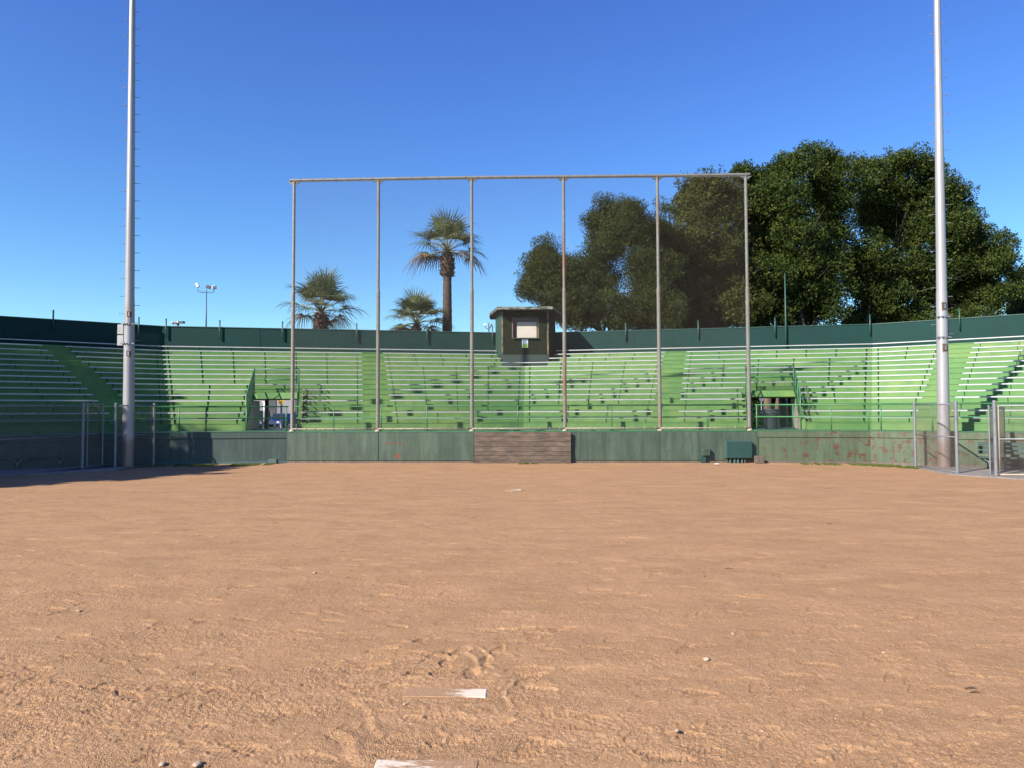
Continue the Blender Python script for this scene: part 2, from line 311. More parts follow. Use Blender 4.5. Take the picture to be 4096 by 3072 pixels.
# ------------------------------------------------------------------ mesh helpers
def link_mesh(name, me, mat, parent=None):
    o = bpy.data.objects.new(name, me); COL.objects.link(o)
    if mat is not None and not me.materials: me.materials.append(mat)
    if parent: o.parent = parent
    return o
def from_np(name, V, Fq, mat, parent=None, smooth=False):
    V = np.asarray(V, np.float32); Fq = np.asarray(Fq, np.int32); k = Fq.shape[1]
    me = bpy.data.meshes.new(name)
    me.vertices.add(len(V)); me.vertices.foreach_set('co', V.ravel())
    me.loops.add(Fq.size); me.loops.foreach_set('vertex_index', Fq.ravel())
    me.polygons.add(len(Fq)); me.polygons.foreach_set('loop_start', np.arange(0, Fq.size, k, dtype=np.int32))
    if smooth: me.polygons.foreach_set('use_smooth', np.ones(len(Fq), bool))
    me.update(calc_edges=True); me.validate()
    return link_mesh(name, me, mat, parent)
class MB:
    def __init__(s): s.v = []; s.f = []
    def add(s, vs, fs):
        n = len(s.v); s.v += [tuple(v) for v in vs]; s.f += [tuple(i+n for i in f) for f in fs]; return s
    def box(s, x0, x1, y0, y1, z0, z1):
        return s.add([(x0,y0,z0),(x1,y0,z0),(x1,y1,z0),(x0,y1,z0),(x0,y0,z1),(x1,y0,z1),(x1,y1,z1),(x0,y1,z1)],
                     [(0,3,2,1),(4,5,6,7),(0,1,5,4),(1,2,6,5),(2,3,7,6),(3,0,4,7)])
    def prism(s, pts, z0, z1):      # plan polygon, ccw
        n = len(pts)
        return s.add([(p[0],p[1],z0) for p in pts]+[(p[0],p[1],z1) for p in pts],
                     [tuple(range(n))[::-1], tuple(range(n, 2*n))]+[(i,(i+1)%n,(i+1)%n+n,i+n) for i in range(n)])
    def slab(s, A, B, th, z0, z1):  # wall from A to B, thickness th to the far side (away from camera)
        A = Vector(A[:2]); B = Vector(B[:2]); d = (B-A).normalized(); n = Vector((-d.y, d.x))*th
        return s.prism([A, B, B+n, A+n], z0, z1)
    def obox(s, c, ax, ay, az):     # oriented box from centre and half-axis vectors
        c, ax, ay, az = Vector(c), Vector(ax), Vector(ay), Vector(az); vs = []
        for k in (-1, 1):
            for (i, j) in ((-1,-1),(1,-1),(1,1),(-1,1)): vs.append(c+ax*i+ay*j+az*k)
        return s.add(vs, [(0,3,2,1),(4,5,6,7),(0,1,5,4),(1,2,6,5),(2,3,7,6),(3,0,4,7)])
    def tube(s, pts, rad, n=10, caps=True):
        pts = [Vector(p) for p in pts]; rad = list(rad) if hasattr(rad, '__len__') else [rad]*len(pts)
        if caps and n >= 12:     # extra rings at both ends keep the cap's edge crisp under smooth shading
            for e, q in ((0, 1), (len(pts)-1, len(pts)-2)):
                L = (pts[q]-pts[e]).length
                if L > .05:
                    t = .004/L; p = pts[e].lerp(pts[q], t); r_ = rad[e]+(rad[q]-rad[e])*t; i = 1 if e == 0 else len(pts)-1
                    pts.insert(i, p); rad.insert(i, r_)
                    if e == 0: break
            L = (pts[-2]-pts[-1]).length
            if L > .05: pts.insert(len(pts)-1, pts[-1].lerp(pts[-2], .004/L)); rad.insert(len(rad)-1, rad[-1])
        rings = []; up = None
        for i, p in enumerate(pts):
            d = (pts[min(i+1, len(pts)-1)]-pts[max(i-1, 0)]).normalized()
            if up is None: up = Vector((0,0,1)) if abs(d.z) < .9 else Vector((0,1,0))
            a = (up - d*up.dot(d)).normalized(); b = d.cross(a); up = a
            rings.append([p+(a*math.cos(2*math.pi*j/n)+b*math.sin(2*math.pi*j/n))*rad[i] for j in range(n)])
        fs = []
        for i in range(len(pts)-1):
            for j in range(n): fs.append((i*n+j, i*n+(j+1)%n, (i+1)*n+(j+1)%n, (i+1)*n+j))
        if caps: fs += [tuple(range(n))[::-1], tuple(range((len(pts)-1)*n, len(pts)*n))]
        return s.add([v for r in rings for v in r], fs)
    def build(s, name, mat, parent=None, smooth=False, origin=None):
        me = bpy.data.meshes.new(name)
        vs = s.v if origin is None else [(v[0]-origin[0], v[1]-origin[1], v[2]-origin[2]) for v in s.v]
        me.from_pydata(vs, [], s.f); me.update()
        if smooth:
            me.polygons.foreach_set('use_smooth', [len(p.vertices) == 4 for p in me.polygons])
        o = link_mesh(name, me, mat, parent)
        if origin is not None: o.location = origin
        return o
def bevel(o, wd=0.01, seg=2):
    b = o.modifiers.new('bevel', 'BEVEL'); b.width = wd; b.segments = seg; b.limit_method = 'ANGLE'; return o
def wires(P0, P1, r):
    """three-sided straight wires from P0 to P1 (n x 3 arrays)"""
    P0 = np.asarray(P0, float); P1 = np.asarray(P1, float); d = P1-P0; d /= np.linalg.norm(d, axis=1)[:, None]+1e-9
    up = np.tile(np.array([[0.31, 0.2, 0.93]]), (len(P0), 1)); a = np.cross(d, up); a /= np.linalg.norm(a, axis=1)[:, None]; b = np.cross(d, a)
    V = []
    for P in (P0, P1):
        for k in range(3):
            t = 2*math.pi*k/3; V.append(P+(a*math.cos(t)+b*math.sin(t))*r)
    V = np.stack(V, 1).reshape(-1, 3); i = (np.arange(len(P0))*6)[:, None]
    Fq = np.concatenate([i+np.array([[k, (k+1)%3, 3+(k+1)%3, 3+k]]) for k in range(3)], 0)
    return V, Fq
def link_lines(Wd, Hh, sp, poly=None):
    """diagonal chain-link lines clipped to a Wd x Hh rectangle, as 2-D segments"""
    out = []
    for sgn in (1, -1):
        k = -Hh
        while k < Wd+Hh:
            # line: x = k + sgn*z (sgn=1) or x = k - z
            if sgn == 1: x0, z0, x1, z1 = k, 0.0, k+Hh, Hh
            else: x0, z0, x1, z1 = k+Hh, 0.0, k, Hh
            # clip in x to [0, Wd]
            t0, t1 = 0.0, 1.0; dx = x1-x0
            ta, tb = (0-x0)/dx, (Wd-x0)/dx
            if ta > tb: ta, tb = tb, ta
            t0, t1 = max(t0, ta), min(t1, tb)
            if t1-t0 > 1e-3:
                out.append((x0+dx*t0, z0+(z1-z0)*t0, x0+dx*t1, z0+(z1-z0)*t1, sgn))
            k += sp
    return out
def chain(name, A, B, z0, z1, sp, r, mat, parent, z0b=None, z1b=None, knuckle=0.0):
    """chain-link fabric on the vertical plane from plan point A to plan point B"""
    A = Vector((A[0], A[1])); B = Vector((B[0], B[1])); L = (B-A).length; d = (B-A)/L; n = Vector((-d.y, d.x))
    z0b = z0 if z0b is None else z0b; z1b = z1 if z1b is None else z1b
    P0 = []; P1 = []
    for (x0, h0, x1, h1, s) in link_lines(L, z1-z0, sp):
        def pt(x, h):
            t = x/L; za = z0+(z0b-z0)*t; zb = z1+(z1b-z1)*t; q = (h/(z1-z0)); z = za+(zb-za)*q
            p = A+d*x+n*(0.0015*s); return (p.x, p.y, z)
        P0.append(pt(x0, h0)); P1.append(pt(x1, h1))
    if knuckle:
        x = sp/2
        while x < L:
            t = x/L; zb = z1+(z1b-z1)*t; p = A+d*x
            P0.append((p.x, p.y, zb)); P1.append((p.x+d.x*0.01, p.y+d.y*0.01, zb+knuckle)); x += sp
    V, Fq = wires(P0, P1, r)
    return from_np(name, V, Fq, mat, parent)
def tag(o, label=None, cat=None, group=None, kind=None):
    if label: o['label'] = label
    if cat: o['category'] = cat
    if group: o['group'] = group
    if kind: o['kind'] = kind
    return o
def thing(name, label, cat, loc=(0, 0, 0), group=None, rz=0.0):
    o = bpy.data.objects.new(name, None); COL.objects.link(o); o.empty_display_size = 0.2
    o.location = loc; o.rotation_euler = (0, 0, rz); return tag(o, label, cat, group)
class Part:
    """collects world-space shapes and links them under a thing whose origin is at loc (no rotation)"""
    def __init__(s, th): s.th = th
    def put(s, mb, name, mat, smooth=False):
        l = s.th.location; mb.v = [(v[0]-l[0], v[1]-l[1], v[2]-l[2]) for v in mb.v]
        return mb.build(name, mat, s.th, smooth)
def wparent(o, th):                 # object built in world space: parent to an unrotated empty
    o.parent = th; o.location = (-th.location[0], -th.location[1], -th.location[2]); return o

# ------------------------------------------------------------------ value noise for the ground
def vnoise(x, y, seed):
    xi = np.floor(x).astype(np.int64); yi = np.floor(y).astype(np.int64); fx = x-xi; fy = y-yi
    fx = fx*fx*(3-2*fx); fy = fy*fy*(3-2*fy)
    def h(a, b):
        q = (a*374761393 + b*668265263 + seed*1442695041) & 0x7fffffff
        q = ((q ^ (q >> 13))*1274126177) & 0x7fffffff
        return ((q ^ (q >> 16)) & 0xffff)/65535.0
    return (h(xi, yi)*(1-fx)+h(xi+1, yi)*fx)*(1-fy)+(h(xi, yi+1)*(1-fx)+h(xi+1, yi+1)*fx)*fy*1.0

# ------------------------------------------------------------------ plan of the stadium
WALL = [(-26.3, 18.4), (-13.5, 28.0), (0.5, 29.9), (13.6, 27.0), (26.6, 17.7)]
RIS0 = [(-28.6, 19.7), (-14.6, 30.2), (0.5, 31.3), (14.45, 28.6), (28.7, 18.4)]
BACK = [(-36.0, 24.1), (-18.45, 37.3), (0.8, 41.4), (19.1, 37.5), (37.0, 24.7)]
NR = 15; Z0 = 1.583; DZ = 0.2653; DECK = 1.262
def zt(k): return Z0+DZ*k
def row(f, k):      # end points of row line k (0..15) on facet f (0..3)
    s = k/NR
    return [Vector((RIS0[i][0]+(BACK[i][0]-RIS0[i][0])*s, RIS0[i][1]+(BACK[i][1]-RIS0[i][1])*s)) for i in (f, f+1)]
def tr(f, k, px, z):
    A, B = row(f, k); return tline(px, A, B, z)
# portals: facet -> (px left front, px left back, px right front, px right back); rows 0..4 are cut
PORT = {1: (984, 1018, 1190, 1196), 2: (2992, 2984, 3203, 3175)}
def port_t(f, k):
    a, b, c, d = PORT[f]
    tf0 = tr(f, 0, a, 1.6); tb0 = tr(f, 5, b, 2.9); tf1 = tr(f, 0, c, 1.6); tb1 = tr(f, 5, d, 2.9)
    s = k/5.0; return tf0+(tb0-tf0)*s, tf1+(tb1-tf1)*s

# ------------------------------------------------------------------ ground
def build_ground():
    rows = 1050; cols = 1300
    Y = np.concatenate([np.linspace(-4, 3.2, 24)[:-1], 3.2*np.exp(np.linspace(0, math.log(31.0/3.2), rows))])
    u = np.linspace(-1, 1, cols)
    hw = 2.4+0.82*np.maximum(Y, 0); hw += np.where(Y > 16, (Y-16)*0.5, 0)
    X = u[None, :]*hw[:, None]; YY = np.repeat(Y[:, None], cols, 1)
    H = np.zeros_like(X)
    def fb(sx, sy, amp, seed, rot=0.0):
        c, s = math.cos(rot), math.sin(rot)
        return (vnoise((X*c+YY*s)*sx+100, (-X*s+YY*c)*sy+100, seed)-0.5)*amp
    H += fb(0.25, 0.25, 0.030, 1)+fb(1.1, 1.4, 0.014, 2)+fb(2.4, 3.5, 0.009, 3, 0.35)+fb(6, 7, 0.0055, 4, 0.3)
    near = np.clip((14-YY)/9, 0, 1)
    H += near*(fb(13, 20, 0.003, 5, 0.2)+fb(31, 37, 0.004, 6)+fb(70, 75, 0.0045, 7))
    mask = vnoise(X*0.9+50, YY*1.5+50, 8); mask = np.clip((mask-0.4)/0.3, 0, 1)
    H += near*mask*(fb(62, 68, 0.010, 9)+fb(27, 30, 0.005, 10))
    # shoe prints and scuffs
    pr = []
    for (px, py, a) in [(1530,2600,.3),(1640,2610,.2),(1750,2615,.9),(1760,2680,1.1),(1670,2690,.5),(1560,2745,.3),(1790,2640,1.3),(1840,2600,1.0),
                        (2080,2670,.4),(2110,2720,.8),(2160,2750,-.3),(1990,2600,1.2),(1945,2640,1.4),(2140,2980,.4),(1980,2900,.6),(1780,2860,.2),
                        (2000,2515,.2),(2080,2510,.3),(2260,2510,.4),(1880,2690,1.6),(1500,2660,.2),(1440,2680,.1),(1800,2960,.2),(1700,2560,.6)]:
        g = Gp(px, py); pr.append((g.x, g.y, a, 0.013))
    r2 = random.Random(3)
    for i in range(900):
        yy = 3.6+16*r2.random()**1.7; xx = (r2.random()*2-1)*0.78*yy
        pr.append((xx, yy, r2.uniform(-0.5, 1.0), r2.uniform(0.004, 0.010)))
    for (cx, cy, a, dp) in pr:
        j0, j1 = np.searchsorted(Y, [cy-0.3, cy+0.3])
        sx = X[j0:j1]; sy = YY[j0:j1]; dx = sx-cx; dy = sy-cy; c, s = math.cos(a), math.sin(a)
        lu = (dx*c+dy*s)/0.145; lv = (-dx*s+dy*c)/(0.050+0.006*np.cos(lu*3)); rr = np.sqrt(lu**2+lv**2)
        wob = 1+0.10*np.sin(lu*5+cx*9)
        rr = rr*wob
        dep = -dp*np.clip((1.0-rr)/0.10, 0, 1)+dp*0.8*np.exp(-((rr-1.10)/0.10)**2)*(0.4+0.6*np.sin(lu*2+cx*5))
        dep += np.where(rr < .9, 0.0022*np.sin(lu*26), 0)
        H[j0:j1] += dep
    def ridge(p, q, wd, hgt):
        (x0, y0), (x1, y1) = p, q; L = math.hypot(x1-x0, y1-y0)
        tt = ((X-x0)*(x1-x0)+(YY-y0)*(y1-y0))/L/L; dd = ((X-x0)*(y1-y0)-(YY-y0)*(x1-x0))/L
        dd = dd + 0.03*np.sin(tt*9+x0*7)+0.03*(vnoise(X*22+9, YY*22+9, 31)-.5)
        e = np.clip(tt/0.15, 0, 1)*np.clip((1-tt)/0.15, 0, 1)
        return hgt*e*(np.exp(-(dd/wd)**2)-0.6*np.exp(-((dd-1.7*wd)/wd)**2))*0.55
    for (a, b, c, d, wd, hh) in [(1870,2590,1950,2700,.03,.018),(1930,2580,1990,2680,.028,.016),(2045,2700,2035,2840,.02,.014),(1350,2900,1490,3060,.05,.02),
                                 (1420,2780,1560,2960,.03,.012),(1780,2900,1765,2985,.02,.014),(1900,2640,2010,2600,.03,.012)]:
        g0, g1 = Gp(a, b), Gp(c, d); H += ridge((g0.x, g0.y), (g1.x, g1.y), wd, hh)
    for i in range(70):
        yy = 3.6+17*r2.random()**1.5; xx = (r2.random()*2-1)*0.75*yy; a = r2.uniform(-0.1, 0.9); L = r2.uniform(0.3, 1.0)
        H += ridge((xx, yy), (xx+L*math.cos(a), yy+L*math.sin(a)), r2.uniform(.015, .03), r2.uniform(.005, .010))
    # calm the surface round the two rubber plates and home plate
    for (px, py, rx, ry) in [(1782, 2771, .36, .13), (1800, 3075, .42, .16), (2050, 1962, .3, .3)]:
        g = Gp(px, py); q = ((X-g.x)/rx)**2+((YY-g.y)/ry)**2; H *= np.clip((q-0.7)/0.6, 0.3, 1)
    # little bank of soil against the walls
    V = np.stack([X, YY, H], 2).reshape(-1, 3); nr = len(Y)
    i = np.arange(nr-1)[:, None]*cols+np.arange(cols-1)[None, :]
    Fq = np.stack([i, i+1, i+1+cols, i+cols], 2).reshape(-1, 4)
    o = from_np('infield_dirt', V, Fq, M['dirt'], smooth=True); tag(o, kind='structure')
    mb = MB(); s = 1500
    mb.add([(-s, -s, -0.12), (s, -s, -0.12), (s, s, -0.12), (-s, s, -0.12)], [(0, 1, 2, 3)])
    tag(mb.build('ground', M['earth']), kind='structure')
    mb = MB(); mb.box(-90, 90, 43.5, 160, 0.0, 0.32)
    tag(mb.build('parking_lot', M['asphalt']), kind='structure')
build_ground()

def build_plates():
    def plate(name, label, c, wx, wy, rz, pts=None, mt='plate'):
        mb = MB()
        pts = pts or [(-wx/2, -wy/2), (wx/2, -wy/2), (wx/2, wy/2), (-wx/2, wy/2)]
        mb.prism(pts, -0.03, 0.0)
        o = bevel(mb.build(name, M[mt]), 0.006, 2); o.location = c; o.rotation_euler = (0, 0, rz)
        tag(o, label, 'base plate')
    g = Gp(1782, 2771); plate('pitching_rubber', 'dusty pitching rubber half buried in dirt with its white right end showing', (g.x, g.y, 0.003), 0.61, 0.152, R(-1.5))
    g = Gp(1660, 3040)
    plate('pitching_rubber', 'white pitching rubber cut off by the bottom edge of the photo', (Gp(1505, 3045).x+0.305, g.y-0.076, 0.003), 0.61, 0.152, R(-1), None, 'plate2')
    g = Gp(2052, 1962)
    plate('home_plate', 'flat white home plate mostly covered with dirt in front of the backstop', (g.x, g.y, 0.008), .43, .43, 0,
          [(-.215, .215), (-.215, 0), (0, -.215), (.215, 0), (.215, .215)], 'plate3')
build_plates()

def build_debris():
    def stone(px, py, r, label, mat='stone', sq=0.6):
        g = Gp(px, py); bm = bmesh.new(); bmesh.ops.create_icosphere(bm, subdivisions=2, radius=r)
        for v in bm.verts: v.co = Vector((v.co.x*1.25, v.co.y, v.co.z*sq))*rnd.uniform(0.82, 1.12)
        me = bpy.data.meshes.new('stone'); bm.to_mesh(me); bm.free()
        o = link_mesh('stone', me, M[mat]); o.location = (g.x, g.y, r*sq*0.6); o.rotation_euler = (0, 0, rnd.uniform(0, 6))
        tag(o, label, 'stone', 'stones lying on the infield')
    for px, py, r, l in [(648, 3062, .022, 'pale angular stone at the bottom edge of the photo'), (790, 3062, .026, 'brown rounded stone beside the pale one at the bottom edge'),
                         (314, 2447, .024, 'flat tan stone on the dirt far to the left'), (1258, 2293, .022, 'small whitish flat stone left of the plates'),
                         (2826, 2640, .026, 'pinkish stone on the dirt right of the plates'), (2933, 2538, .02, 'flat white stone farther right on the dirt'),
                         (1620, 2818, .012, 'little white pebble just below the left end of the rubber'), (2708, 2925, .016, 'small tan stone near the bottom right'),
                         (3536, 2613, .016, 'small pale stone far right on the dirt')]:
        stone(px, py, r, l)
    # loose gravel, one sheet of tiny stones
    n = 10000; yy = 3.4+11*rng.random(n)**1.6; xx = (rng.random(n)*2-1)*0.80*yy
    r = (0.0022+0.0045*rng.random(n)**3)
    base = np.array([[1,0,0],[0,1,0],[-1,0,0],[0,-1,0],[0,0,.8],[0,0,-.6]], float)
    ang = rng.random(n)*6.28; c, s = np.cos(ang), np.sin(ang)
    P = base[None]*r[:, None, None]*(0.7+0.6*rng.random((n, 6, 1)))
    Q = np.stack([P[..., 0]*c[:, None]-P[..., 1]*s[:, None], P[..., 0]*s[:, None]+P[..., 1]*c[:, None], P[..., 2]], 2)
    Q += np.stack([xx, yy, 0.004+r*0.5], 1)[:, None]
    tri = np.array([[0,1,4],[1,2,4],[2,3,4],[3,0,4],[1,0,5],[2,1,5],[3,2,5],[0,3,5]])
    Fq = (np.arange(n)*6)[:, None, None]+tri[None]
    o = from_np('gravel', Q.reshape(-1, 3), Fq.reshape(-1, 3), M['gravel']); tag(o, 'loose fine gravel scattered over the infield dirt', 'gravel', kind='stuff')
    for (px, py, L, a, l) in [(3310, 2098, .10, .2, 'dark leaf scrap lying on the dirt at mid right'), (2900, 2278, .10, .0, 'thin brown twig on the dirt right of centre'),
                              (3880, 2775, .07, -.2, 'dark twig lying at the lower right'), (2815, 2309, .03, 0, 'tiny dark bark chip near the thin twig'),
                              (3860, 2760, .09, .1, 'hair-thin twig just above the dark one at lower right')]:
        g = Gp(px, py); mb = MB(); q = Vector((math.cos(a), math.sin(a), 0))*L
        mb.tube([Vector((0, 0, .006)), q*.5+Vector((0, .004, .014)), q+Vector((0, 0, .006))], [.004, .005, .002], 6)
        o = mb.build('twig', M['twig']); o.location = (g.x, g.y, 0.004); tag(o, l, 'twig')
    for (px, py, l) in [(2893+0, 1861, 'scrap of white paper on the ground by the electrical cabinet')]:
        g = Gp(2868, 1861); mb = MB(); mb.add([(-.10, -.05, .02), (.10, -.04, .03), (.12, .05, .02), (0, .07, .05), (-.11, .05, .02)], [(0, 1, 3), (1, 2, 3), (0, 3, 4)])
        o = mb.build('paper_scrap', M['white']); o.location = (g.x, g.y, 0.02); tag(o, l, 'litter')
build_debris()

def build_grass():
    def strip(name, label, A, B, wd, n, hgt):
        A = Vector(A); B = Vector(B); t = rng.random(n); d = (B-A).normalized(); nn = Vector((-d.y, d.x))
        cl = vnoise(t*14+3, t*0+2, 5)*vnoise(t*60+3, t*0+9, 6); keep = cl > 0.17; t = t[keep]; n = len(t)
        off = -wd*rng.random(n)**1.6
        x = A.x+(B.x-A.x)*t+nn.x*off; y = A.y+(B.y-A.y)*t+nn.y*off
        a = rng.random(n)*6.28; h = hgt*(0.4+0.8*rng.random(n)); w = 0.006+0.006*rng.random(n)
        lx = (rng.random(n)-.5)*h*1.2; ly = (rng.random(n)-.5)*h*1.2
        V = np.zeros((n, 4, 3)); V[:, 0] = np.stack([x-np.cos(a)*w, y-np.sin(a)*w, x*0], 1); V[:, 1] = np.stack([x+np.cos(a)*w, y+np.sin(a)*w, x*0], 1)
        V[:, 2] = np.stack([x+lx*.5+np.cos(a)*w*.7, y+ly*.5+np.sin(a)*w*.7, h*.6], 1); V[:, 3] = np.stack([x+lx, y+ly, h], 1)
        V[:, :, 2] += 0.01
        Fq = (np.arange(n)*4)[:, None]+np.array([[0, 1, 2, 3]])
        tag(from_np(name, V.reshape(-1, 3), Fq, M['grass']), label, 'grass', kind='stuff')
    a = online(630, WALL[0], WALL[1], 0); b = online(1110, WALL[1], WALL[2], 0)
    strip('grass', 'thin worn grass along the foot of the left side wall', (a.x, a.y-.1), (b.x, b.y-.4), 0.9, 16000, 0.035)
    a = online(3190, WALL[2], WALL[3], 0); b = online(3480, WALL[2], WALL[3], 0); c = online(3680, WALL[3], WALL[4], 0)
    strip('grass', 'sparse grass along the foot of the peeling right wall', (a.x, a.y-.2), (b.x, b.y-.2), 0.7, 9000, 0.035)
    strip('grass', 'grass strip running up to the right fence panel', (b.x, b.y-.2), (c.x-.2, c.y-.9), 0.9, 14000, 0.04)
    a = atY(2075, 28.0, 0); b = atY(2150, 28.0, 0)
    strip('grass', 'small grass tuft at the foot of the wooden boards', (a.x, 27.75), (b.x, 27.75), 0.3, 2600, 0.04)
build_grass()

# ------------------------------------------------------------------ the grandstand shell
GS = thing('grandstand', 'green painted concrete grandstand curving round the infield', 'grandstand', (0, 0, 0))
def build_grandstand():
    for f in range(4):
        mb = MB()
        for k in range(NR+1):
            A, B = row(f, k)
            spans = [(0.0, 1.0)]
            if f in PORT and k < 5:
                a, b = port_t(f, k); spans = [(0.0, a), (b, 1.0)]
            zlo = DECK if k == 0 else zt(k-1)
            if k < NR:
                A2, B2 = row(f, k+1)
                if f in PORT and k < 5: a2, b2 = port_t(f, k+1); spans2 = [(0.0, a2), (b2, 1.0)]
                else: spans2 = spans
            for si, (s0, s1) in enumerate(spans):
                # split risers and treads into cast slabs so seams can be seen
                n = max(1, int(round((B-A).length*(s1-s0)/6.2)))
                for q in range(n):
                    t0 = s0+(s1-s0)*q/n; t1 = s0+(s1-s0)*(q+1)/n; g = 0.0012 if q < n-1 else 0
                    p, r_ = A+(B-A)*t0, A+(B-A)*(t1-g*0)
                    if k == NR: zhi = zlo+0.001; continue
                    nose = 0.018
                    dirv = (B-A).normalized(); nn = Vector((dirv.y, -dirv.x))   # towards camera
                    pz, rz_ = p+nn*nose, r_+nn*nose; lip = 0.045
                    mb.add([(p.x, p.y, zlo), (r_.x, r_.y, zlo), (r_.x, r_.y, zt(k)-lip), (p.x, p.y, zt(k)-lip)], [(0, 1, 2, 3)])
                    mb.add([(p.x, p.y, zt(k)-lip), (r_.x, r_.y, zt(k)-lip), (rz_.x, rz_.y, zt(k)-lip), (pz.x, pz.y, zt(k)-lip),
                            (rz_.x, rz_.y, zt(k)), (pz.x, pz.y, zt(k))], [(0, 1, 2, 3), (3, 2, 4, 5)])
                    u0 = spans2[si][0]+(spans2[si][1]-spans2[si][0])*q/n; u1 = spans2[si][0]+(spans2[si][1]-spans2[si][0])*(q+1)/n
                    v0, v1 = A2+(B2-A2)*u0, A2+(B2-A2)*u1
                    mb.add([(pz.x, pz.y, zt(k)), (rz_.x, rz_.y, zt(k)), (v1.x, v1.y, zt(k)), (v0.x, v0.y, zt(k))], [(0, 1, 2, 3)])
                    if q < n-1 and k > 0:   # seam plate with bolts
                        c = r_; mb.obox((c.x+nn.x*0.004, c.y+nn.y*0.004, (zlo+zt(k))/2-0.02), dirv.to_3d()*0.007, nn.to_3d()*0.006, (0, 0, (zt(k)-zlo)/2-0.03))
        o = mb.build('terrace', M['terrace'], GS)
        mb = MB()
        A, B = Vector(WALL[f]), Vector(WALL[f+1]); C, D = row(f, 0)[0], row(f, 0)[1]
        mb.prism([A, B, D, C], DECK-0.15, DECK); mb.build('walkway', M['deck'], GS)
    # under-structure: columns and portal pieces
    for f in (1, 2):
        a5, b5 = port_t(f, 5); a0, b0 = port_t(f, 0); A5, B5 = row(f, 5); A0, B0 = row(f, 0)
        d = (B5-A5).normalized(); nn = Vector((d.y, -d.x))
        pa, pb = A5+(B5-A5)*a5, A5+(B5-A5)*b5; qa, qb = A0+(B0-A0)*a0, A0+(B0-A0)*b0
        # sloping lintel over the opening
        mb = MB(); e0, e1 = pa+nn*0.30, pb+nn*0.30
        mb.add([(pa.x, pa.y, 2.96), (pb.x, pb.y, 2.96), (e1.x, e1.y, 2.66), (e0.x, e0.y, 2.66), (pa.x, pa.y, 2.60), (pb.x, pb.y, 2.60)],
               [(0, 3, 2, 1), (3, 4, 5, 2), (0, 4, 3), (1, 2, 5), (0, 1, 5, 4)])
        mb.build('portal_lintel', M['terrace'], GS)
        # side walls of the opening with a green stringer on top
        for (q, p, sg) in ((qa, pa, 1), (qb, pb, -1)):
            dd = (p-q); u = dd.normalized(); nrm = Vector((u.y, -u.x))*0.09*(1 if sg > 0 else -1)
            far = p+u*2.4
            prof = [(0, 0.3), (0, Z0-0.10), (dd.length, zt(5)-0.32), (dd.length+2.4, zt(5)-0.32), (dd.length+2.4, 0.3)]
            def side(prof, off, th):
                mb = MB(); n = len(prof); vs = []
                for w_ in (off, off+th):
                    for s_, z in prof:
                        pt = q+u*s_+nrm.normalized()*w_; vs.append((pt.x, pt.y, z))
                mb.add(vs, [tuple(range(n)), tuple(range(n, 2*n))[::-1]]+[(i, (i+1) % n, (i+1) % n+n, i+n) for i in range(n)]); return mb
            side(prof, -0.16, 0.12).build('side_wall', M['beige'], GS)
            L = dd.length
            side([(-0.02, DECK+0.02), (-0.02, Z0+0.06), (L, zt(5)+0.05), (L, zt(5)-0.32), (0.16, Z0-0.30), (0.16, DECK+0.02)], -0.185, 0.15).build('stringer', M['terrace'], GS)
        mb = MB(); f0 = qa+(pa-qa).normalized()*3.4; f1 = qb+(pb-qb).normalized()*3.4
        mb.prism([qa, qb, f1, f0], DECK-0.2, DECK-0.004); mb.build('portal_floor', M['teal'], GS)
    # steel columns under the stand
    for (px, Y, w_, mt, l) in [(1067, 36.0, 0.075, 'black', 0), (3133, 36.5, 0.22, 'sgrey', 0)]:
        c = atY(px, Y, 1.5); mb = MB()
        if mt == 'black': mb.box(c.x-w_, c.x+w_, Y-0.08, Y+0.08, 0, 3.3)
        else: mb.tube([(c.x, Y, 0), (c.x, Y, 3.4)], w_, 16)
        mb.build('support_column', M[mt], GS, mt != 'black')
build_grandstand()

